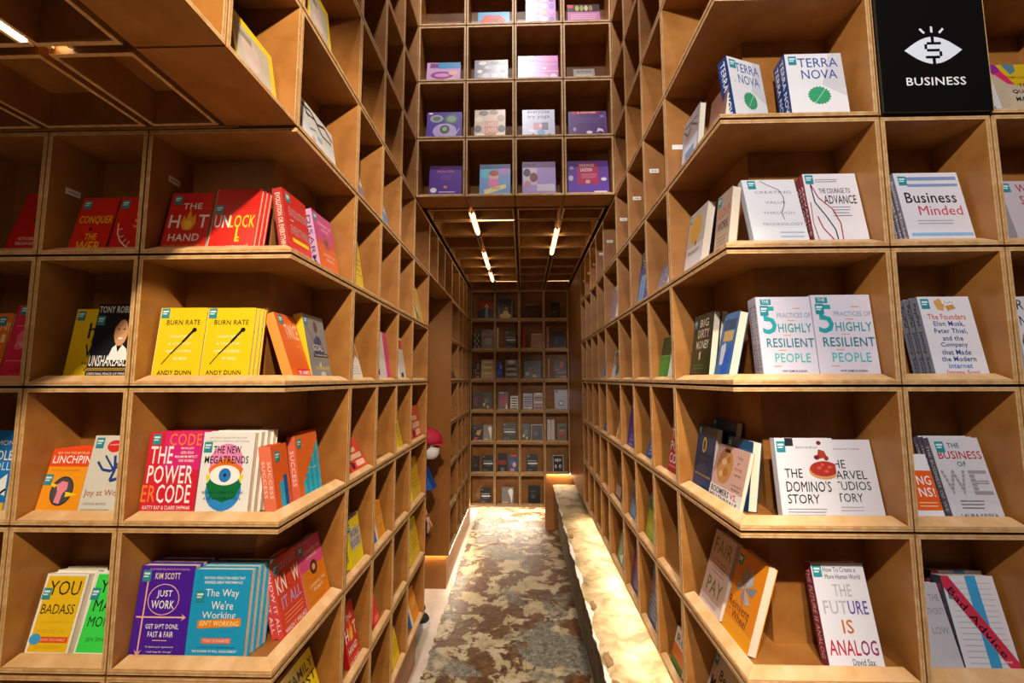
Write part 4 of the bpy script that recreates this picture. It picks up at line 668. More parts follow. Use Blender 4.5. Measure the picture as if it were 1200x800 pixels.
BOOKS=[
('F', 1, -0.8935, 0.04, 0.1069, 0.213, 0.02, 0.2467, 0, 0, 1, 'redpal', 'red paperback with white print at the far left of the second row down, cut by the post', ''),
('F', 1, -0.6985, 0.04, 0.116, 0.189, 0.02, 0.2024, 0, 0, 2, 'conquer', 'red book reading Conquer the Web in yellow letters', ''),
('F', 1, -0.574, 0.04, 0.1204, 0.1874, 0.02, 0.1825, 0, 0, 2, 'redswirl', 'red book with white twig swirl, half behind the post right of Conquer the Web', ''),
('F', 1, -0.4181, 0.04, 0.1329, 0.1984, 0.02, 0.1825, 0, 0, 1, 'hothand', 'red book The Hot Hand with a flame for the O, leaning on the upper left corner shelf', ''),
('F', 1, -0.2758, 0.04, 0.136, 0.2083, 0.013, 0.1639, 0, 0, 3, 'unlock', 'red book Unlock with a yellow key', ''),
('F', 0, -0.9643, 0.04, 0.0973, 0.2018, 0.02, 0.1292, 0, 0, 1, 'orangeplain', 'orange book at the left frame edge beside the pink one', ''),
('F', 0, -0.8655, 0.04, 0.1013, 0.2283, 0.02, 0.1539, 0, 0, 1, 'pinkshine', 'pink shiny book at the left frame edge, third row', ''),
('F', 0, -0.6939, 0.058, 0.122, 0.216, 0.02, 0.1254, 0, 0, 1, 'happywork', 'yellow book with black letters behind the man portrait book', ''),
('F', 0, -0.6096, 0.04, 0.1252, 0.2287, 0.02, 0.1316, 0, 0, 1, 'unshake', 'black book with a man in a white shirt on its cover, yellow book behind', ''),
('F', 0, -0.4144, 0.04, 0.1389, 0.2149, 0.012, 0.1025, 0, 0, 3, 'burn', 'left yellow book Burn Rate with a burnt match', ''),
('F', 0, -0.2731, 0.04, 0.1418, 0.214, 0.012, 0.103, 0, 0, 3, 'burn', 'right yellow book Burn Rate with a burnt match', ''),
('F', -1, -0.9543, 0.04, 0.1432, 0.2306, 0.02, 0.0955, 0, 0, 1, 'blueyellow', 'blue book with yellow foot, cut by the left frame edge', ''),
('F', -1, -0.7196, 0.04, 0.1214, 0.1795, 0.013, 0.2248, 0, 0, 5, 'linchpin', 'orange book Linchpin with a pink fist', ''),
('F', -1, -0.5967, 0.04, 0.1297, 0.2156, 0.02, 0.1772, 0, 0, 1, 'joyatwork', 'pale grey book Joy at Work with a blue doodle', ''),
('F', -1, -0.4196, 0.04, 0.1552, 0.2253, 0.022, 0.0978, 0, 0, 4, 'power', 'red and pink book The Power Code', ''),
('F', -1, -0.2629, 0.04, 0.1492, 0.2267, 0.022, 0.0972, 0, 0, 4, 'mega', 'white book The New Megatrends with an eye emblem', ''),
('F', -2, -0.7096, 0.04, 0.1216, 0.1999, 0.022, 0.222, 0, 0, 3, 'badass', 'yellow book with white border and thin black title You Badass', ''),
('F', -2, -0.5739, 0.04, 0.1203, 0.204, 0.02, 0.2679, 0, 0, 1, 'greenmake', 'green book with thin black letters, half behind the post', ''),
('F', -2, -0.4196, 0.04, 0.1533, 0.2314, 0.022, 0.1126, 0, 0, 3, 'justwork', 'purple book Just Work with pink arrows', ''),
('F', -2, -0.2648, 0.04, 0.161, 0.224, 0.02, 0.0984, 0, 0, 4, 'theway', 'blue book The Way We are Working with an orange band', ''),
('L', 1, 0.0641, 0.04, 0.1353, 0.2068, 0.03, 0.175, 0, 0, 1, 'evolution', 'red book with white spine lettering and yellow bar, facing the aisle on the upper left shelf', ''),
('L', 1, 0.2567, 0.04, 0.1486, 0.223, 0.03, 0.2078, 0, 0, 1, 'pinkorange', 'pink to orange book facing the aisle, right of the red one', ''),
('L', 0, 0.1129, 0.04, 0.1128, 0.2125, 0.03, 0.3457, 0, 0, 1, 'orangebook', 'orange book with white block letters leaning beside the yellow Burn Rate books', ''),
('L', 0, 0.2292, 0.04, 0.1425, 0.2244, 0.03, 0.2156, 0, 0, 1, 'greyscene', 'grey illustrated book with yellow spine beside the orange one', ''),
('L', -1, 0.0605, 0.04, 0.08, 0.1877, 0.018, 0.1605, 0, 0, 2, 'successorange', 'orange Success book with blue stair, nearest of three upright copies', ''),
('L', -1, 0.1847, 0.04, 0.1388, 0.1983, 0.025, 0.1519, 0, 0, 1, 'success', 'orange Success book with the whole blue stair in view', ''),
('L', -1, 0.2713, 0.085, 0.1483, 0.1974, 0.02, 0.1782, 0, 0, 1, 'orangeback', 'tall orange book behind the Success books', ''),
('L', -2, 0.1282, 0.04, 0.1312, 0.2136, 0.02, 0.2556, 0, 0, 2, 'knowitall', 'red book You Cannot Know It All, on the lower left corner shelf facing the aisle', ''),
('L', -2, 0.264, 0.04, 0.1497, 0.2064, 0.03, 0.2647, 0, 0, 1, 'pinkorange2', 'pink over orange book right of the red Know It All books', ''),
('L', -3, 0.2307, 0.04, 0.1744, 0.1978, 0.02, 0.3296, 0, 0, 1, 'family', 'yellow book Family First at the bottom frame edge', ''),
('L', 2, -0.1957, 0.04, 0.171, 0.1793, 0.02, 0.1681, 0, 0, 1, 'yellowgrey', 'large yellow bordered book with grey picture, high on the left shelf over the ceiling', ''),
('L', 2, 0.1238, 0.04, 0.2312, 0.1749, 0.02, 0.1724, 0, 0, 1, 'whitesketch', 'white book with black sketch drawing, high on the left wall', ''),
('L', 3, 0.1268, 0.04, 0.1626, 0.2338, 0.02, 0.1287, 0, 0, 1, 'yellowgrey', 'yellow bordered book at the top frame edge above the white sketch book', ''),
('L', 0, 0.5228, 0.026, 0.1049, 0.1761, 0.02, 0.2761, 0, 0, 1, 'whiteorange', 'white book with orange lettering in the first narrow cubby of the left aisle', ''),
('L', -1, 0.5494, 0.026, 0.1602, 0.1367, 0.02, 0.5236, 0, 0, 1, 'familyred', 'red book with cream panels in the first narrow cubby of the left aisle', ''),
('L', -2, 0.5715, 0.026, 0.1219, 0.1917, 0.03, 0.1889, 0, 0, 1, 'workrules', 'yellow book Work Rules in the left aisle', ''),
('L', -3, 0.5773, 0.026, 0.1096, 0.2185, 0.02, 0.2215, 0, 0, 1, 'hothand', 'red Hot Hand book low in the left aisle', ''),
('L', 1, 0.5232, 0.026, 0.0856, 0.2188, 0.02, 0.1652, 0, 0, 1, 'yellowsp', 'slim yellow book in the first narrow cubby, left aisle second row down', ''),
('L', 2, 0.5218, 0.026, 0.08, 0.1468, 0.02, 0.2478, 0, 0, 1, 'purplesp', 'purple and cream book high in the first narrow cubby of the left aisle', ''),
('L', 0, 0.8055, 0.026, 0.1941, 0.2363, 0.05, 0.1529, 0, 0, 1, 'whitepink', 'thick white book with magenta edge in the left aisle', ''),
('L', 2, 0.8494, 0.026, 0.0839, 0.1448, 0.02, 0.2512, 0, 0, 1, 'bluesp', 'light blue book high in the second narrow cubby of the left aisle', ''),
('L', -2, 0.8515, 0.026, 0.1181, 0.1669, 0.015, 0.2174, 0, 0, 2, 'orangesp', 'thin orange and blue book in the second narrow cubby of the left aisle', ''),
('L', -3, 0.8424, 0.026, 0.08, 0.12, 0.02, 0.3047, 0, 0, 1, 'redsp', 'small red book low in the second narrow cubby of the left aisle', ''),
('L', 0, 1.1613, 0.026, 0.1283, 0.2425, 0.02, 0.1657, 0, 0, 1, 'whitered', 'white book with a red head label in the third narrow cubby of the left aisle', ''),
('L', -1, 1.1628, 0.026, 0.08, 0.1554, 0.02, 0.2338, 0, 0, 1, 'yellowsp', 'slim yellow book in the third narrow cubby of the left aisle', ''),
('L', -4, 1.1538, 0.026, 0.1109, 0.1622, 0.02, 0.2365, 0, 0, 1, 'yellowsp', 'yellow book at floor level in the left aisle', ''),
('L', 1, 1.5052, 0.026, 0.1838, 0.2738, 0.02, 0.2284, 0, 0, 1, 'yellowblue', 'yellow and blue book in the last cubby before the passage, second row', ''),
('L', -1, 1.4637, 0.026, 0.2125, 0.2087, 0.02, 0.1734, 0, 0, 1, 'familyred', 'red book with cream panels in the last cubby before the passage', ''),
('L', -2, 1.4853, 0.026, 0.2037, 0.2495, 0.02, 0.1773, 0, 0, 1, 'yellowsp', 'orange yellow book in the last cubby before the passage, below the red one', ''),
('L', -3, 1.4838, 0.026, 0.2052, 0.2429, 0.02, 0.1822, 0, 0, 2, 'yellowsp', 'yellow book with red spine lettering in the last cubby before the passage', ''),
('L', -4, 1.5212, 0.026, 0.1678, 0.179, 0.02, 0.2947, 0, 0, 1, 'orangesp', 'orange book in the lowest cubby before the passage', ''),
('L', 0, 2.9106, 0.026, 0.1494, 0.1796, 0.02, 0.2476, 0, 0, 1, 'darksp', 'small dark book in the far left bookcase beyond the passage', ''),
('L', -1, 3.674, 0.026, 0.2422, 0.12, 0.02, 0.3754, 0, 0, 1, 'orangesp', 'small orange book deep in the far left bookcase', ''),
('F', 2, 1.2719, 0.04, 0.1283, 0.2253, 0.035, 0.1246, 0, 0.33, 1, 'terra', 'left white book Terra Nova with green seal and blue lettered spine', ''),
('F', 2, 1.431, 0.04, 0.1657, 0.2221, 0.03, 0.0992, 0, 0, 2, 'terra', 'right white book Terra Nova with green seal', ''),
('F', 1, 1.3038, 0.04, 0.1549, 0.2262, 0.02, 0.2501, 0, 0, 1, 'creating', 'white book Creating Value Through Technology with a thin black line', ''),
('F', 1, 1.4711, 0.04, 0.1525, 0.2319, 0.015, 0.1646, 0, 0, 4, 'courage', 'white book The Courage to Advance with red and black lines', ''),
('F', 0, 1.3086, 0.04, 0.1504, 0.2346, 0.018, 0.1025, 0, 0, 3, 'fiveprac', 'left white book 5 Practices of Highly Resilient People', ''),
('F', 0, 1.4605, 0.04, 0.1632, 0.2388, 0.02, 0.0923, 0, 0, 2, 'fiveprac', 'right white book 5 Practices of Highly Resilient People', ''),
('F', -1, 1.3373, 0.04, 0.156, 0.2129, 0.02, 0.1035, 0, 0, 1, 'pizza', 'white book with a pepperoni pizza on its cover', ''),
('F', -1, 1.4858, 0.062, 0.1378, 0.2044, 0.02, 0.187, 0, 0, 1, 'studios', 'white book with tall black title, half behind the pizza book', ''),
('F', -2, 1.4336, 0.04, 0.1411, 0.2439, 0.03, 0.2232, 0, 0, 1, 'analog', 'white book The Future is Analog with purple to red spine', ''),
('F', 2, 2.0245, 0.04, 0.139, 0.183, 0.02, 0.1757, 0, 0, 1, 'quality', 'yellow and magenta patterned book by the right frame edge, top row', ''),
('F', 1, 1.7314, 0.04, 0.1822, 0.2301, 0.016, 0.1659, 0, 0, 3, 'minded', 'white book Business Minded with blue stripes', ''),
('F', 0, 1.7687, 0.04, 0.143, 0.2346, 0.024, 0.1627, 0, 0, 3, 'founders', 'white book with a fortune cookie and blue and red title', ''),
('F', -1, 1.7794, 0.04, 0.1342, 0.2139, 0.018, 0.2553, 0, 0, 3, 'we', 'white book The Business of We with dotted grey capitals', ''),
('F', -1, 1.6803, 0.04, 0.08, 0.1686, 0.02, 0.2701, 0, 0, 1, 'ngns', 'white and orange book half behind the post, left of The Business of We', ''),
('F', -2, 1.7756, 0.04, 0.138, 0.2155, 0.03, 0.2342, 0, 0, 2, 'badadvice', 'white book Bad Advice with red diagonal and blue stripe', ''),
('F', -2, 1.6898, 0.04, 0.0836, 0.1966, 0.02, 0.3101, 0, 0, 1, 'greylist', 'grey book half behind the post, left of Bad Advice', ''),
('F', 1, 2.0407, 0.05, 0.131, 0.2065, 0.02, 0.1949, 0, 0, 1, 'stole', 'grey white book with red serif title by the right frame edge', ''),
('F', 0, 2.0106, 0.04, 0.1289, 0.2302, 0.02, 0.0957, 0, 0, 1, 'rn', 'white book with black letters and a purple and yellow picture, right frame edge', ''),
('R', 2, -0.4094, 0.04, 0.1479, 0.2173, 0.02, 0.1107, 0, 0, 1, 'greyblue', 'grey book with blue lower half facing the aisle on the upper right shelf', ''),
('R', 2, -0.1781, 0.04, 0.1158, 0.1487, 0.02, 0.1485, 0, 0, 1, 'brownred', 'brown book with red lettering beside the Terra Nova books', ''),
('R', 1, -0.4179, 0.04, 0.1484, 0.2378, 0.025, 0.169, 0, 0, 1, 'yellowdot', 'white book with a big yellow disc facing the aisle', ''),
('R', 1, -0.1701, 0.04, 0.0932, 0.1987, 0.025, 0.1312, 0, 0, 1, 'lovework', 'beige book Love Work facing the aisle', ''),
('R', 0, -0.3923, 0.04, 0.1512, 0.2255, 0.022, 0.1335, 0, 0, 2, 'dirty', 'dark green book Big Dirty Money with white letters', ''),
('R', 0, -0.203, 0.04, 0.0935, 0.2048, 0.025, 0.2265, 0, 0, 1, 'bluepic', 'blue illustrated book leaning between Big Dirty Money and the 5 Practices books', ''),
('R', -1, -0.4196, 0.045, 0.138, 0.2119, 0.02, 0.1659, 0, 0, 1, 'navyyellow', 'navy book with yellow oval emblem', ''),
('R', -1, -0.4196, 0.09, 0.1683, 0.2374, 0.02, 0.1693, 0, 0, 1, 'navyyellow', 'taller navy book behind, showing only its top', ''),
('R', -1, -0.2497, 0.075, 0.1458, 0.1952, 0.025, 0.1284, 0, 0, 1, 'navyplain', 'plain navy book with thick white pages', ''),
('R', -1, -0.28, 0.04, 0.1912, 0.1713, 0.012, 0.2597, 0, 0, 1, 'boomers', 'pink book Boomers vs Millennials with a tan patterned head', ''),
('R', -2, -0.3865, 0.04, 0.1412, 0.2401, 0.02, 0.2959, 0, 0, 1, 'fairpay', 'pale pink book Fair Pay with olive green title', ''),
('R', -2, -0.2256, 0.04, 0.1448, 0.2398, 0.025, 0.3049, 0, 0, 1, 'reinvent', 'orange book Reinvent the Wheel with a silver pinwheel', ''),
('R', -3, -0.4196, 0.04, 0.1566, 0.1984, 0.02, 0.3498, 0, 0, 1, 'benm', 'white book with black letters at the bottom frame edge, right side', ''),
('R', 0, -0.7096, 0.026, 0.1177, 0.1801, 0.02, 0.2013, 0, 0, 1, 'green', 'green book in the first narrow cubby of the right aisle', ''),
('R', -1, -0.6221, 0.026, 0.1161, 0.238, 0.02, 0.1519, 0, 0, 1, 'thepoc', 'red book with large white letters in the first narrow cubby of the right aisle', ''),
('R', -3, -0.6671, 0.026, 0.1101, 0.1357, 0.02, 0.2686, 0, 0, 1, 'rorange', 'white over orange book low in the first narrow cubby of the right aisle', ''),
('R', 1, -0.9996, 0.026, 0.1925, 0.2732, 0.02, 0.1322, 0, 0, 1, 'bluegre', 'blue and black book in the right aisle, second row', ''),
('R', 1, -0.6971, 0.026, 0.1194, 0.12, 0.02, 0.3047, 0, 0, 1, 'greysp', 'small grey picture book in the right aisle, second row', ''),
('R', 1, -1.689, 0.026, 0.1826, 0.2417, 0.02, 0.1495, 0, 0, 1, 'whitesp', 'pale violet book in the wide cubby of the right aisle', ''),
('R', 0, -1.689, 0.026, 0.2494, 0.188, 0.02, 0.1926, 0, 0, 1, 'manpic', 'small pale book with a face picture in the wide cubby of the right aisle', ''),
('R', 0, -1.979, 0.026, 0.1655, 0.2718, 0.02, 0.1329, 0, 0, 1, 'bluesp', 'light blue book deep in the right aisle, nearest of three', ''),
('R', 0, -2.4836, 0.026, 0.1806, 0.2211, 0.02, 0.1635, 0, 0, 1, 'bluesp2', 'blue book deep in the right aisle, middle of three', ''),
('R', 0, -2.807, 0.026, 0.214, 0.285, 0.02, 0.1266, 0, 0, 1, 'bluesp2', 'dark blue book deep in the right aisle, farthest of three', ''),
('R', -1, -1.577, 0.026, 0.1161, 0.1336, 0.02, 0.2728, 0, 0, 1, 'orangesp', 'orange book in the right aisle beside the deep blue one', ''),
('R', -1, -1.2896, 0.026, 0.1486, 0.2438, 0.02, 0.1482, 0, 0, 1, 'deepblue', 'deep blue book in the right aisle, eye level', ''),
('R', -1, -0.9292, 0.026, 0.08, 0.12, 0.02, 0.3047, 0, 0, 1, 'bluesp2', 'small blue book in the right aisle, left of the red book', ''),
('R', -1, -1.979, 0.026, 0.1118, 0.12, 0.02, 0.3047, 0, 0, 1, 'bluesp2', 'tiny blue book deep in the right aisle', ''),
('R', -2, -1.6502, 0.026, 0.1782, 0.2152, 0.02, 0.1681, 0, 0, 1, 'brownsp', 'brown book in the right aisle, fourth row', ''),
('R', -2, -1.277, 0.026, 0.1162, 0.1959, 0.02, 0.1848, 0, 0, 1, 'bluegrey', 'blue grey book in the right aisle, fourth row', ''),
('R', -2, -0.9742, 0.026, 0.126, 0.2042, 0.02, 0.1772, 0, 0, 1, 'lime', 'lime green book in the right aisle, fourth row', ''),
('R', -3, -1.6205, 0.026, 0.1479, 0.1788, 0.02, 0.2027, 0, 0, 1, 'greensp', 'green and white book low in the right aisle', ''),
('R', -3, -1.2833, 0.026, 0.1301, 0.2464, 0.02, 0.1467, 0, 0, 1, 'purplesp2', 'purple book low in the right aisle', ''),
('R', -3, -0.965, 0.026, 0.1094, 0.2525, 0.02, 0.143, 0, 0, 1, 'bluecity', 'blue grey city picture book low in the right aisle', ''),
('T', 3, 0.0687, 0.04, 0.2027, 0.2172, 0.02, 0.1386, 0, 0, 1, 'tpurple', 'purple book with pink text, first from left in the lowest row above the tunnel', ''),
('T', 3, 0.383, 0.04, 0.1908, 0.2233, 0.02, 0.1348, 0, 0, 1, 'tfairy', 'blue and pink fairy book, second from left in the lowest row above the tunnel', ''),
('T', 3, 0.6479, 0.04, 0.2056, 0.2353, 0.02, 0.1278, 0, 0, 1, 'tlilac', 'lilac book with sketches, third from left in the lowest row above the tunnel', ''),
('T', 3, 0.9272, 0.04, 0.2515, 0.2359, 0.02, 0.1275, 0, 0, 1, 'tviolet', 'violet book with red centre panel, right end of the lowest row above the tunnel', ''),
('T', 4, 0.0469, 0.04, 0.2214, 0.201, 0.02, 0.1498, 0, 0, 1, 'tgreenp', 'purple book with grey green rings, second row above the tunnel', ''),
('T', 4, 0.349, 0.04, 0.1933, 0.2122, 0.02, 0.1418, 0, 0, 1, 'tcream', 'cream and coral crowded cartoon book, second row above the tunnel', ''),
('T', 4, 0.6493, 0.04, 0.2027, 0.2061, 0.02, 0.1461, 0, 0, 1, 'yoga', 'pale blue book Everyone Try Yoga above the tunnel', ''),
('T', 4, 0.937, 0.04, 0.2384, 0.1888, 0.02, 0.1596, 0, 0, 1, 'tdarkp', 'dark violet book with red top edge, second row above the tunnel', ''),
('T', 5, 0.0414, 0.04, 0.213, 0.1647, 0.02, 0.1832, 0, 0, 1, 'tpink', 'pink and blue car book, third row above the tunnel', ''),
('T', 5, 0.3469, 0.04, 0.2118, 0.1748, 0.02, 0.1725, 0, 0, 1, 'tgreymon', 'grey patterned book, third row above the tunnel', ''),
('T', 5, 0.6238, 0.04, 0.2538, 0.1965, 0.02, 0.1533, 0, 0, 1, 'tmagenta', 'wide magenta book, third row above the tunnel', ''),
('T', 5, 0.973, 0.04, 0.1337, 0.1, 0.02, 0.3047, 0, 0, 1, 'tgrey', 'low grey book, third row above the tunnel', ''),
('T', 6, 0.3669, 0.04, 0.2031, 0.1332, 0.02, 0.2272, 0, 0, 1, 'tblue', 'blue book with red shape, fourth row above the tunnel', ''),
('T', 6, 0.6747, 0.04, 0.1918, 0.2844, 0.02, 0.1057, 0, 0, 1, 'tpink2', 'pink and violet character poster book, fourth row above the tunnel', ''),
('T', 6, 0.9416, 0.04, 0.2063, 0.17, 0.02, 0.1774, 0, 0, 1, 'tpinkb', 'pink book with dark top band, fourth row above the tunnel', ''),
('B', 2, 0.104, 0.04, 0.1717, 0.2371, 0.02, 0.1269, 0, 0, 1, 'b_bred', 'orange and teal book in the first cubby of the top row, far end bookcase', ''),
('B', 2, 0.3345, 0.04, 0.1874, 0.2678, 0.02, 0.1123, 0, 0, 1, 'b_btaxi', 'black and cream book in the second cubby of the top row, far end bookcase', ''),
('B', 2, 0.6714, 0.04, 0.1813, 0.2223, 0.02, 0.1354, 0, 0, 1, 'b_brown', 'brown book in the third cubby of the top row, far end bookcase', ''),
('B', 2, 0.9909, 0.04, 0.1169, 0.2096, 0.02, 0.1436, 0, 0, 1, 'b_dark', 'plain black book in the fourth cubby of the top row, far end bookcase', ''),
('B', 1, 0.0313, 0.04, 0.08, 0.2104, 0.02, 0.1431, 0, 0, 1, 'b_grey', 'grey patterned book in the first cubby of the second row, far end bookcase', ''),
('B', 1, 0.1271, 0.04, 0.1493, 0.247, 0.02, 0.1217, 0, 0, 1, 'b_silver', 'silver grey book in the first cubby of the second row, far end bookcase', ''),
('B', 1, 0.4254, 0.04, 0.1381, 0.2296, 0.02, 0.131, 0, 0, 1, 'b_dtext', 'black with white text book in the second cubby of the second row, far end bookcase', ''),
('B', 1, 0.7484, 0.04, 0.1376, 0.1961, 0.02, 0.1536, 0, 0, 1, 'b_beige', 'beige book in the third cubby of the second row, far end bookcase', ''),
('B', 1, 1.0085, 0.04, 0.1479, 0.2266, 0.02, 0.1328, 0, 0, 1, 'b_dark', 'plain black book in the fourth cubby of the second row, far end bookcase', ''),
('B', 0, 0.0335, 0.04, 0.0848, 0.2198, 0.02, 0.1369, 0, 0, 1, 'b_darkor', 'black with orange figure book in the first cubby of the third row, far end bookcase', ''),
('B', 0, 0.1304, 0.04, 0.1536, 0.2457, 0.02, 0.1224, 0, 0, 1, 'b_cream', 'cream book in the first cubby of the third row, far end bookcase', ''),
('B', 0, 0.3195, 0.04, 0.074, 0.2189, 0.02, 0.1375, 0, 0, 1, 'b_bblue', 'bright blue book in the second cubby of the third row, far end bookcase', ''),
('B', 0, 0.4252, 0.04, 0.1531, 0.2447, 0.02, 0.1229, 0, 0, 1, 'b_silvtext', 'silver with dark text book in the second cubby of the third row, far end bookcase', ''),
('B', 0, 0.6574, 0.04, 0.2106, 0.2282, 0.02, 0.1319, 0, 0, 1, 'b_dpic', 'dark pictorial book in the third cubby of the third row, far end bookcase', ''),
('B', 0, 1.0257, 0.04, 0.1574, 0.2376, 0.02, 0.1266, 0, 0, 1, 'b_darkor', 'black with orange figure book in the fourth cubby of the third row, far end bookcase', ''),
('B', -1, 0.0253, 0.04, 0.0948, 0.218, 0.02, 0.138, 0, 0, 1, 'b_maroon', 'maroon book in the first cubby of the fourth row, far end bookcase', ''),
('B', -1, 0.1412, 0.04, 0.1157, 0.2179, 0.02, 0.1381, 0, 0, 1, 'b_dpic', 'dark pictorial book in the first cubby of the fourth row, far end bookcase', ''),
('B', -1, 0.341, 0.04, 0.1207, 0.2229, 0.02, 0.135, 0, 0, 1, 'b_magent', 'magenta and white book in the second cubby of the fourth row, far end bookcase', ''),
('B', -1, 0.4879, 0.04, 0.0943, 0.1711, 0.02, 0.1762, 0, 0, 1, 'b_wtext', 'white and black book in the second cubby of the fourth row, far end bookcase', ''),
('B', -1, 0.6451, 0.04, 0.1151, 0.2018, 0.02, 0.1492, 0, 0, 1, 'b_wpurple', 'white and purple striped book in the third cubby of the fourth row, far end bookcase', ''),
('B', -1, 0.7711, 0.04, 0.1149, 0.2069, 0.02, 0.1455, 0, 0, 1, 'b_wred', 'white and red striped book in the third cubby of the fourth row, far end bookcase', ''),
('B', -1, 1.0306, 0.04, 0.1564, 0.2427, 0.02, 0.1239, 0, 0, 1, 'b_silverp', 'pale silver book in the fourth cubby of the fourth row, far end bookcase', ''),
('B', -2, 0.0279, 0.04, 0.1151, 0.1904, 0.02, 0.1583, 0, 0, 1, 'b_navyor', 'navy and orange book in the first cubby of the fifth row, far end bookcase', ''),
('B', -2, 0.1586, 0.04, 0.1097, 0.1905, 0.02, 0.1582, 0, 0, 1, 'b_glint', 'grey book with painted reflection in the first cubby of the fifth row, far end bookcase', ''),
('B', -2, 0.3935, 0.04, 0.1616, 0.2162, 0.02, 0.1392, 0, 0, 1, 'b_dtext', 'black with white text book in the second cubby of the fifth row, far end bookcase', ''),
('B', -2, 0.6331, 0.04, 0.0936, 0.2011, 0.02, 0.1497, 0, 0, 1, 'b_dpic', 'dark pictorial book in the third cubby of the fifth row, far end bookcase', ''),
('B', -2, 0.7354, 0.04, 0.1506, 0.2012, 0.02, 0.1496, 0, 0, 1, 'b_dframe', 'black white-framed book in the third cubby of the fifth row, far end bookcase', ''),
('B', -2, 1.0587, 0.04, 0.1139, 0.2066, 0.02, 0.1457, 0, 0, 1, 'b_traffic', 'grey with coloured bars book in the fourth cubby of the fifth row, far end bookcase', ''),
('B', -3, 0.0303, 0.04, 0.0832, 0.1933, 0.02, 0.1558, 0, 0, 1, 'b_dark', 'plain black book in the first cubby of the sixth row, far end bookcase', ''),
('B', -3, 0.1445, 0.04, 0.135, 0.2038, 0.02, 0.1478, 0, 0, 1, 'b_dtext', 'black with white text book in the first cubby of the sixth row, far end bookcase', ''),
('B', -3, 0.3365, 0.04, 0.1088, 0.2245, 0.02, 0.1341, 0, 0, 1, 'b_darkred', 'black and red book in the second cubby of the sixth row, far end bookcase', ''),
('B', -3, 0.4608, 0.04, 0.1242, 0.2047, 0.02, 0.1471, 0, 0, 1, 'b_sonic', 'blue and pink book in the second cubby of the sixth row, far end bookcase', ''),
('B', -3, 0.6833, 0.04, 0.1342, 0.2103, 0.02, 0.1431, 0, 0, 1, 'b_dtext', 'black with white text book in the third cubby of the sixth row, far end bookcase', ''),
('B', -3, 0.9927, 0.04, 0.1441, 0.2062, 0.02, 0.146, 0, 0, 1, 'b_newbo', 'black white-edged book in the fourth cubby of the sixth row, far end bookcase', ''),
('B', -4, 0.1257, 0.04, 0.1237, 0.1816, 0.02, 0.1659, 0, 0, 1, 'b_dtext', 'black with white text book in the first cubby of the bottom row, far end bookcase', ''),
('B', -4, 0.3833, 0.04, 0.144, 0.1928, 0.02, 0.1562, 0, 0, 1, 'b_glint', 'grey book with painted reflection in the second cubby of the bottom row, far end bookcase', ''),
('B', -4, 0.7019, 0.04, 0.1436, 0.2142, 0.02, 0.1405, 0, 0, 1, 'b_dark', 'plain black book in the third cubby of the bottom row, far end bookcase', ''),
('B', 1, 0.3211, 0.045, 0.0226, 0.269, 0.1, 0, 0, 0, 1, 's_white', 'slim white upright spine in the second cubby of the second row, far end bookcase', ''),
('B', 1, 0.6359, 0.045, 0.0204, 0.2781, 0.1, 0, 0, 0, 1, 's_red', 'left red upright spine of the pair in the third cubby, far end bookcase', ''),
('B', 1, 0.6593, 0.045, 0.0204, 0.2781, 0.1, 0, 0, 0, 1, 's_red', 'right red upright spine of the pair in the third cubby, far end bookcase', ''),
('B', 1, 0.9392, 0.045, 0.0245, 0.2764, 0.1, 0, 0, 0, 1, 's_pink', 'pale pink upright spine in the fourth cubby of the second row, far end bookcase', ''),
('B', 0, 0.9523, 0.045, 0.0212, 0.2511, 0.1, 0, 0, 0, 1, 's_pink', 'pale pink upright spine in the fourth cubby of the third row, far end bookcase', ''),
('B', -2, 0.9348, 0.045, 0.0437, 0.2576, 0.1, 0, 0, 0, 1, 's_white', 'left grey white upright spine of the pair in the fifth row, far end bookcase', ''),
('B', -2, 0.9815, 0.045, 0.0437, 0.2576, 0.1, 0, 0, 0, 1, 's_white', 'right grey white upright spine of the pair in the fifth row, far end bookcase', ''),
]
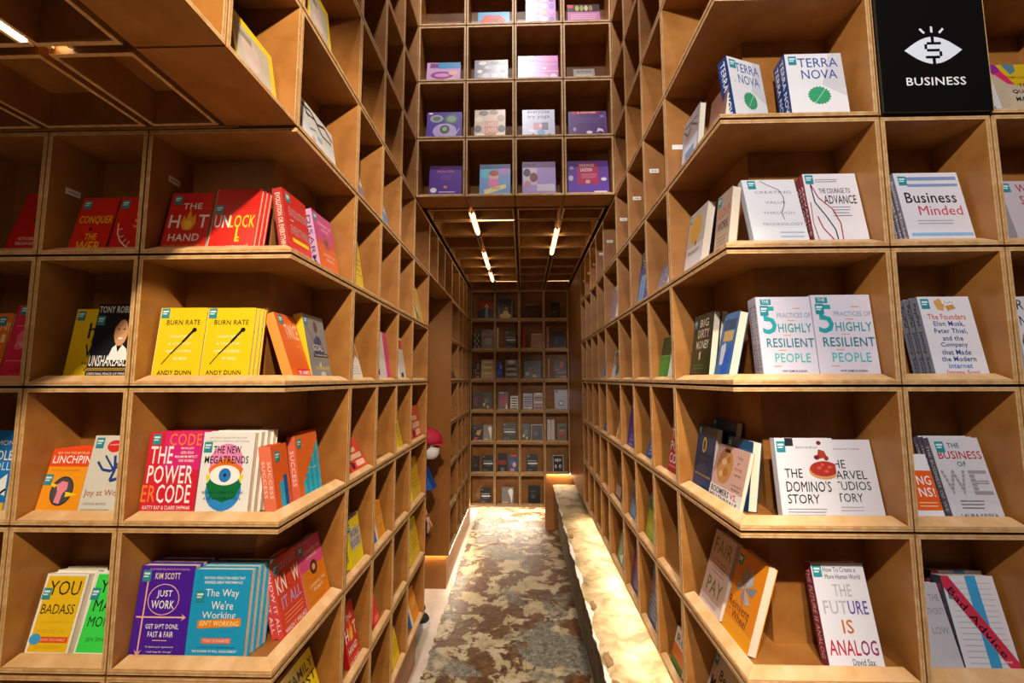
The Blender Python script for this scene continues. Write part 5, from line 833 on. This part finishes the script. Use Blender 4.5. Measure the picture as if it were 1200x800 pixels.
# ================================================================ books
ORD = ['', 'second copy back', 'third copy back', 'fourth copy back', 'fifth copy back']
def sticker_mesh():
    m = MB(plain('2C8C9C', .35), plain('D8ECEC', .4)); w, h = .023, .029
    m.box(0, -.0009, -h, w, -.0006, 0); m.box(w * .12, -.00095, -h * .4, w * .85, -.0009, -h * .22, 1); m.box(w * .12, -.00095, -h * .62, w * .7, -.0009, -h * .5, 1)
    return m.mesh('sticker')
STK = sticker_mesh()
def book(wall, k, s0, d0, w, h, th, ang, roll_, yaw_, n, art, label, group):
    base, spine, stk, el = ART[art]
    cb = MB(plain(base, .33, 'cover'), plain(spine, .38, 'cover')); bt = .0011; rr = .0015
    cb.box(bt, 0, 0, w, bt, h); cb.box(bt, th - bt, 0, w, th, h); cb.box(0, 0, 0, bt, th, h, 1)
    if art.startswith('s_'): cb = MB(plain(base, .4, 'cover')); cb.box(0, 0, 0, w, bt, h); cb.box(0, bt, 0, bt, th, h); cb.box(w - bt, bt, 0, w, th, h)
    cm = cb.mesh('cover')
    pg = MB(PAGES); pg.box(bt, bt, .002, w - (.0025 if not art.startswith('s_') else bt), th - bt, h - .002); pm = pg.mesh('pages')
    pr = print_mesh(art, w, h)
    zf = G + T + th * math.sin(ang) + .0005
    sp = None
    if art in SPT:
        t_, c_, fr = SPT[art]; vs_, fs_ = TX[(t_, 1)]; L_ = h * fr; sm = MB(plain(c_, .4)); hh = th * .5
        sm.v = [(-.0004, th * .75 - y * hh, h * (.5 + fr / 2) - x * L_) for x, y in vs_]; sm.f = fs_; sm.m = [0] * len(fs_); sp = sm.mesh('spine_print')
    for i in range(n):
        dd = d0 + i * (th + .0005) / math.cos(ang)
        st = .0 if i == 0 else (.004 * i)
        L = wp(wall, s0 + (st if n > 1 else 0), dd, k * H_ + zf)
        r = empty('book', L, (-ang, roll_ * 1.0, RZ[wall] + yaw_))
        link('cover', cm, r); link('pages', pm, r)
        if pr: link('cover_print', pr, r)
        if sp: link('spine_print', sp, r)
        if stk: link('sticker', STK, r, (max(stk[0], 1) / 100 * w, 0, (1 - stk[1] / 100) * h))
        lb = label
        if i: lb = ORD[i] + ' behind the ' + ' '.join(label.split()[:9])
        words = lb.split()
        tag(r, ' '.join(words[:16]), 'book', group or None)
GR = {'F': 'books on the front shelves', 'L': 'books on the left aisle wall', 'R': 'books on the right aisle wall', 'T': 'children books on the bridge shelves', 'B': 'dark books on the far end shelves'}
for b in BOOKS: book(*b[:-1], GR[b[0]])
# white curled magazines leaning in the right frame-edge cubbies
def magazine(label, x, z, hgt, lean):
    t = tag(empty('magazine', (x, .05, Z0 + z + G + T), (-.1, lean, 0)), label, 'magazine')
    m = MB(plain('DCDCE6', .3)); n = 8
    ring = [(.014 * math.cos(2 * PI * i / n), .012 * math.sin(2 * PI * i / n)) for i in range(n)]
    m.prism(ring, .004, hgt); m.obj('roll', t)
    q = MB(plain('2A2A34', .5)); q.prism([(x_ * .7 + .004, y_ * .7) for x_, y_ in ring], 0, .004); q.obj('roll_end', t)
    for i in range(5):
        q = MB(plain('4A4A5C', .5)); q.box(-.003, -.0135, .02 + i * .025, .003, -.0122, .034 + i * .025); q.obj('spine_mark', t)
magazine('white rolled magazine leaning beside the yellow patterned book, top right', 2.005, 2 * H_, .150, -.20)
magazine('small white rolled magazine beside the red-lettered book at the right frame edge', 1.995, H_, .120, -.12)

# ================================================================ section sign
sg = tag(empty('section_sign', (W + C_ + .0035, -.0125, Z0 + 2 * H_ + .002)), 'black BUSINESS section sign with an eye and dollar emblem', 'sign')
sw, sh = FW - .007, H_ - .004
BLK = mat('sign_black', lambda m, n, l, b: (setattr(b.inputs['Base Color'], 'default_value', (.004, .004, .004, 1)), setattr(b.inputs['Roughness'], 'default_value', .28)))
m = MB(BLK); m.box(0, 0, 0, sw, .012, sh); m.obj('plate', sg)
SW = plain('E4ECF8', .4)
ex_, ez = sw * .50, sh * .485
pts = []
for i in range(21):
    a = i / 20; pts.append((ex_ - .078 + .156 * a, ez + .040 * math.sin(PI * a)))
for i in range(1, 20):
    a = i / 20; pts.append((ex_ + .078 - .156 * a, ez - .040 * math.sin(PI * a)))
m = MB(SW); m.face([(x, -.0006, z) for x, z in pts]); m.obj('eye_shape', sg)
m = MB(BLK)
def sbox(x0, z0, x1, z1): m.box(ex_ + x0, -.0012, ez + z0, ex_ + x1, -.0007, ez + z1)
sbox(-.004, .024, .004, .046); sbox(-.004, -.046, .004, -.024)
sbox(-.016, .017, .022, .024); sbox(-.023, .004, -.016, .018); sbox(-.017, -.0035, .017, .0035); sbox(.016, -.018, .023, -.004); sbox(-.022, -.024, .016, -.017)
m.obj('dollar_sign', sg)
m = MB(SW)
for a, cx in ((-.72, -.026), (0, 0), (.72, .026)):
    c_, s_ = math.cos(a), math.sin(a); bx, bz_ = ex_ + cx, ez + .062 - abs(a) * .006
    q = [(-.003, -.009), (.003, -.009), (.003, .009), (-.003, .009)]
    m.face([(bx + x * c_ + z * s_, -.0006, bz_ - x * s_ + z * c_) for x, z in q])
m.obj('ray', sg)
vs, fs = TX[('BUSINESS', 1)]
m = MB(plain('F4F4F4', .4)); m.v = [(ex_ - .080 + x * .160, -.0006, sh * .205 + z * .024) for x, z in vs]; m.f = fs; m.m = [0] * len(fs); m.obj('lettering', sg)

# ================================================================ person in the side passage
def skin(name, nodes, edges, material, parent, sub=2):
    me = bpy.data.meshes.new(name); me.from_pydata([n[0] for n in nodes], edges, [])
    o = bpy.data.objects.new(name, me); COL.objects.link(o); o.parent = parent
    o.modifiers.new('skin', 'SKIN'); sv = me.skin_vertices[0].data
    for i, n_ in enumerate(nodes): sv[i].radius = n_[1] if isinstance(n_[1], tuple) else (n_[1], n_[1])
    sv[0].use_root = True
    s = o.modifiers.new('sub', 'SUBSURF'); s.levels = sub; s.render_levels = sub
    me.materials.append(material); return o
SK = plain('D9A888', .5, 'skin'); RED = plain('B8183C', .7, 'cloth'); BLU = plain('0C4CA8', .6, 'cloth'); WHT = plain('E4E2E4', .7, 'cloth')
pe = tag(empty('person', (-.205, 2.20, 0)), 'person in a red cap, white mask and blue top standing in the side passage', 'person')
# faces +X; local z up, height about 1.42 m
skin('body', [((0, 0, .74), (.10, .11)), ((0, 0, .92), (.085, .105)), ((0, 0, 1.08), (.085, .12)), ((0, 0, 1.14), (.045, .05)), ((.05, 0, 1.19), (.04, .04)), ((.10, 0, 1.26), (.072, .062)), ((.098, 0, 1.33), (.078, .066)), ((.095, 0, 1.38), (.05, .045)),
              ((0, -.065, .70), .07), ((.005, -.07, .40), .05), ((0, -.07, .09), .035), ((0, .065, .70), .07), ((.005, .07, .40), .05), ((0, .07, .09), .035),
              ((0, -.13, 1.09), .042), ((-.02, -.17, .86), .034), ((.03, -.17, .66), .026), ((0, .13, 1.09), .042), ((-.02, .17, .86), .034), ((.06, .16, .70), .026)],
     [(0, 1), (1, 2), (2, 3), (3, 4), (4, 5), (5, 6), (6, 7), (0, 8), (8, 9), (9, 10), (0, 11), (11, 12), (12, 13), (2, 14), (14, 15), (15, 16), (2, 17), (17, 18), (18, 19)], SK, pe)
skin('shirt', [((0, 0, .80), (.115, .125)), ((0, 0, .94), (.10, .12)), ((0, 0, 1.08), (.10, .135)), ((.0, 0, 1.13), (.055, .06)), ((0, -.13, 1.09), .052), ((-.01, -.16, .93), .05), ((0, .13, 1.09), .052), ((-.01, .16, .93), .05)],
     [(0, 1), (1, 2), (2, 3), (2, 4), (4, 5), (2, 6), (6, 7)], BLU, pe)
skin('trousers', [((0, 0, .76), (.11, .12)), ((0, -.068, .66), .08), ((.005, -.07, .40), .062), ((0, -.07, .13), .05), ((0, .068, .66), .08), ((.005, .07, .40), .062), ((0, .07, .13), .05)],
     [(0, 1), (1, 2), (2, 3), (0, 4), (4, 5), (5, 6)], plain('23262E', .8, 'cloth'), pe)
fl_ = MB(BLU); fl_.prism([(.05, -.08), (.142, -.05), (.142, .05), (.05, .08)], .985, .99)
# open jacket hem hanging forward
hem = MB(BLU); hem.v = [(.06, -.09, 1.11), (.06, .09, 1.11), (.098, -.07, 1.11), (.098, .07, 1.11), (.162, -.07, .97), (.162, .07, .97), (.05, -.10, .97), (.05, .10, .97)]
hem.f = [(0, 1, 3, 2), (2, 3, 5, 4), (4, 5, 7, 6), (0, 6, 7, 1), (0, 2, 4, 6), (1, 7, 5, 3)]; hem.m = [0] * 6; hem.obj('jacket_front', pe)
def ellipsoid(name, c, r, mt, parent, squash=None, seg=20, rings=12, zmin=-1.0):
    m = MB(mt); vv = []
    for j in range(rings + 1):
        t_ = PI * j / rings; z = max(math.cos(t_), zmin)
        for i in range(seg):
            a = 2 * PI * i / seg; x, y = math.sin(t_) * math.cos(a), math.sin(t_) * math.sin(a)
            vv.append((c[0] + r[0] * x, c[1] + r[1] * y, c[2] + r[2] * z))
    m.v = vv
    for j in range(rings):
        for i in range(seg):
            k_ = (i + 1) % seg; m.f.append((j * seg + i, (j + 1) * seg + i, (j + 1) * seg + k_, j * seg + k_)); m.m.append(0)
    o = m.obj(name, parent)
    for p in o.data.polygons: p.use_smooth = True
    return o
ellipsoid('cap', (.102, 0, 1.345), (.112, .092, .085), RED, pe, zmin=-.42)
br = MB(RED); n = 12
rim = [(.155 + .085 * math.cos(-PI / 2 + PI * i / n), .075 * math.sin(-PI / 2 + PI * i / n)) for i in range(n + 1)]
br.prism(rim, 1.303, 1.313); br.obj('cap_brim', pe)
ellipsoid('hair', (.065, 0, 1.30), (.088, .082, .085), plain('5A4638', .8, 'hair'), pe)
mk = ellipsoid('face_mask', (.116, 0, 1.245), (.078, .066, .064), WHT, pe, zmin=-.9)
for s_ in (-1, 1):
    ellipsoid('eye', (.173, s_ * .027, 1.298), (.008, .011, .006), plain('201818', .3), pe, seg=10, rings=6)
    ellipsoid('ear', (.09, s_ * .074, 1.275), (.018, .008, .026), SK, pe, seg=10, rings=6)
ellipsoid('nose', (.184, 0, 1.275), (.016, .011, .018), SK, pe, seg=10, rings=6)
for s_, hx, hz in ((-1, .035, .63), (1, .07, .67)):
    yy_ = s_ * .168
    nodes = [((hx, yy_, hz + .03), .022), ((hx + .005, yy_, hz - .02), (.014, .028))]; edges = [(0, 1)]
    for q in range(4):
        y0 = yy_ + (-.024 + .016 * q); L_ = (.050, .060, .056, .044)[q]; b0 = len(nodes)
        nodes += [((hx + .008, y0, hz - .042), .009), ((hx + .014, y0, hz - .042 - L_ * .55), .0082), ((hx + .004, y0, hz - .042 - L_), .0072)]
        edges += [(1, b0), (b0, b0 + 1), (b0 + 1, b0 + 2)]
    b0 = len(nodes); nodes += [((hx + .030, yy_ - s_ * .018, hz - .012), .0095), ((hx + .042, yy_ - s_ * .02, hz - .045), .008)]
    edges += [(1, b0), (b0, b0 + 1)]
    skin('hand', nodes, edges, SK, pe, 1)
for s_ in (-1, 1):
    sh_ = ellipsoid('shoe', (.025 - .03 * (s_ + 1), s_ * .07, .046), (.125, .046, .052), plain('1E1E22', .6), pe, zmin=-.75)
    so = MB(plain('E8E6E2', .6)); so.prism([(.025 - .03 * (s_ + 1) + .132 * math.cos(2 * PI * i / 16), s_ * .07 + .05 * math.sin(2 * PI * i / 16)) for i in range(16)], 0, .022); so.obj('shoe_sole', pe)
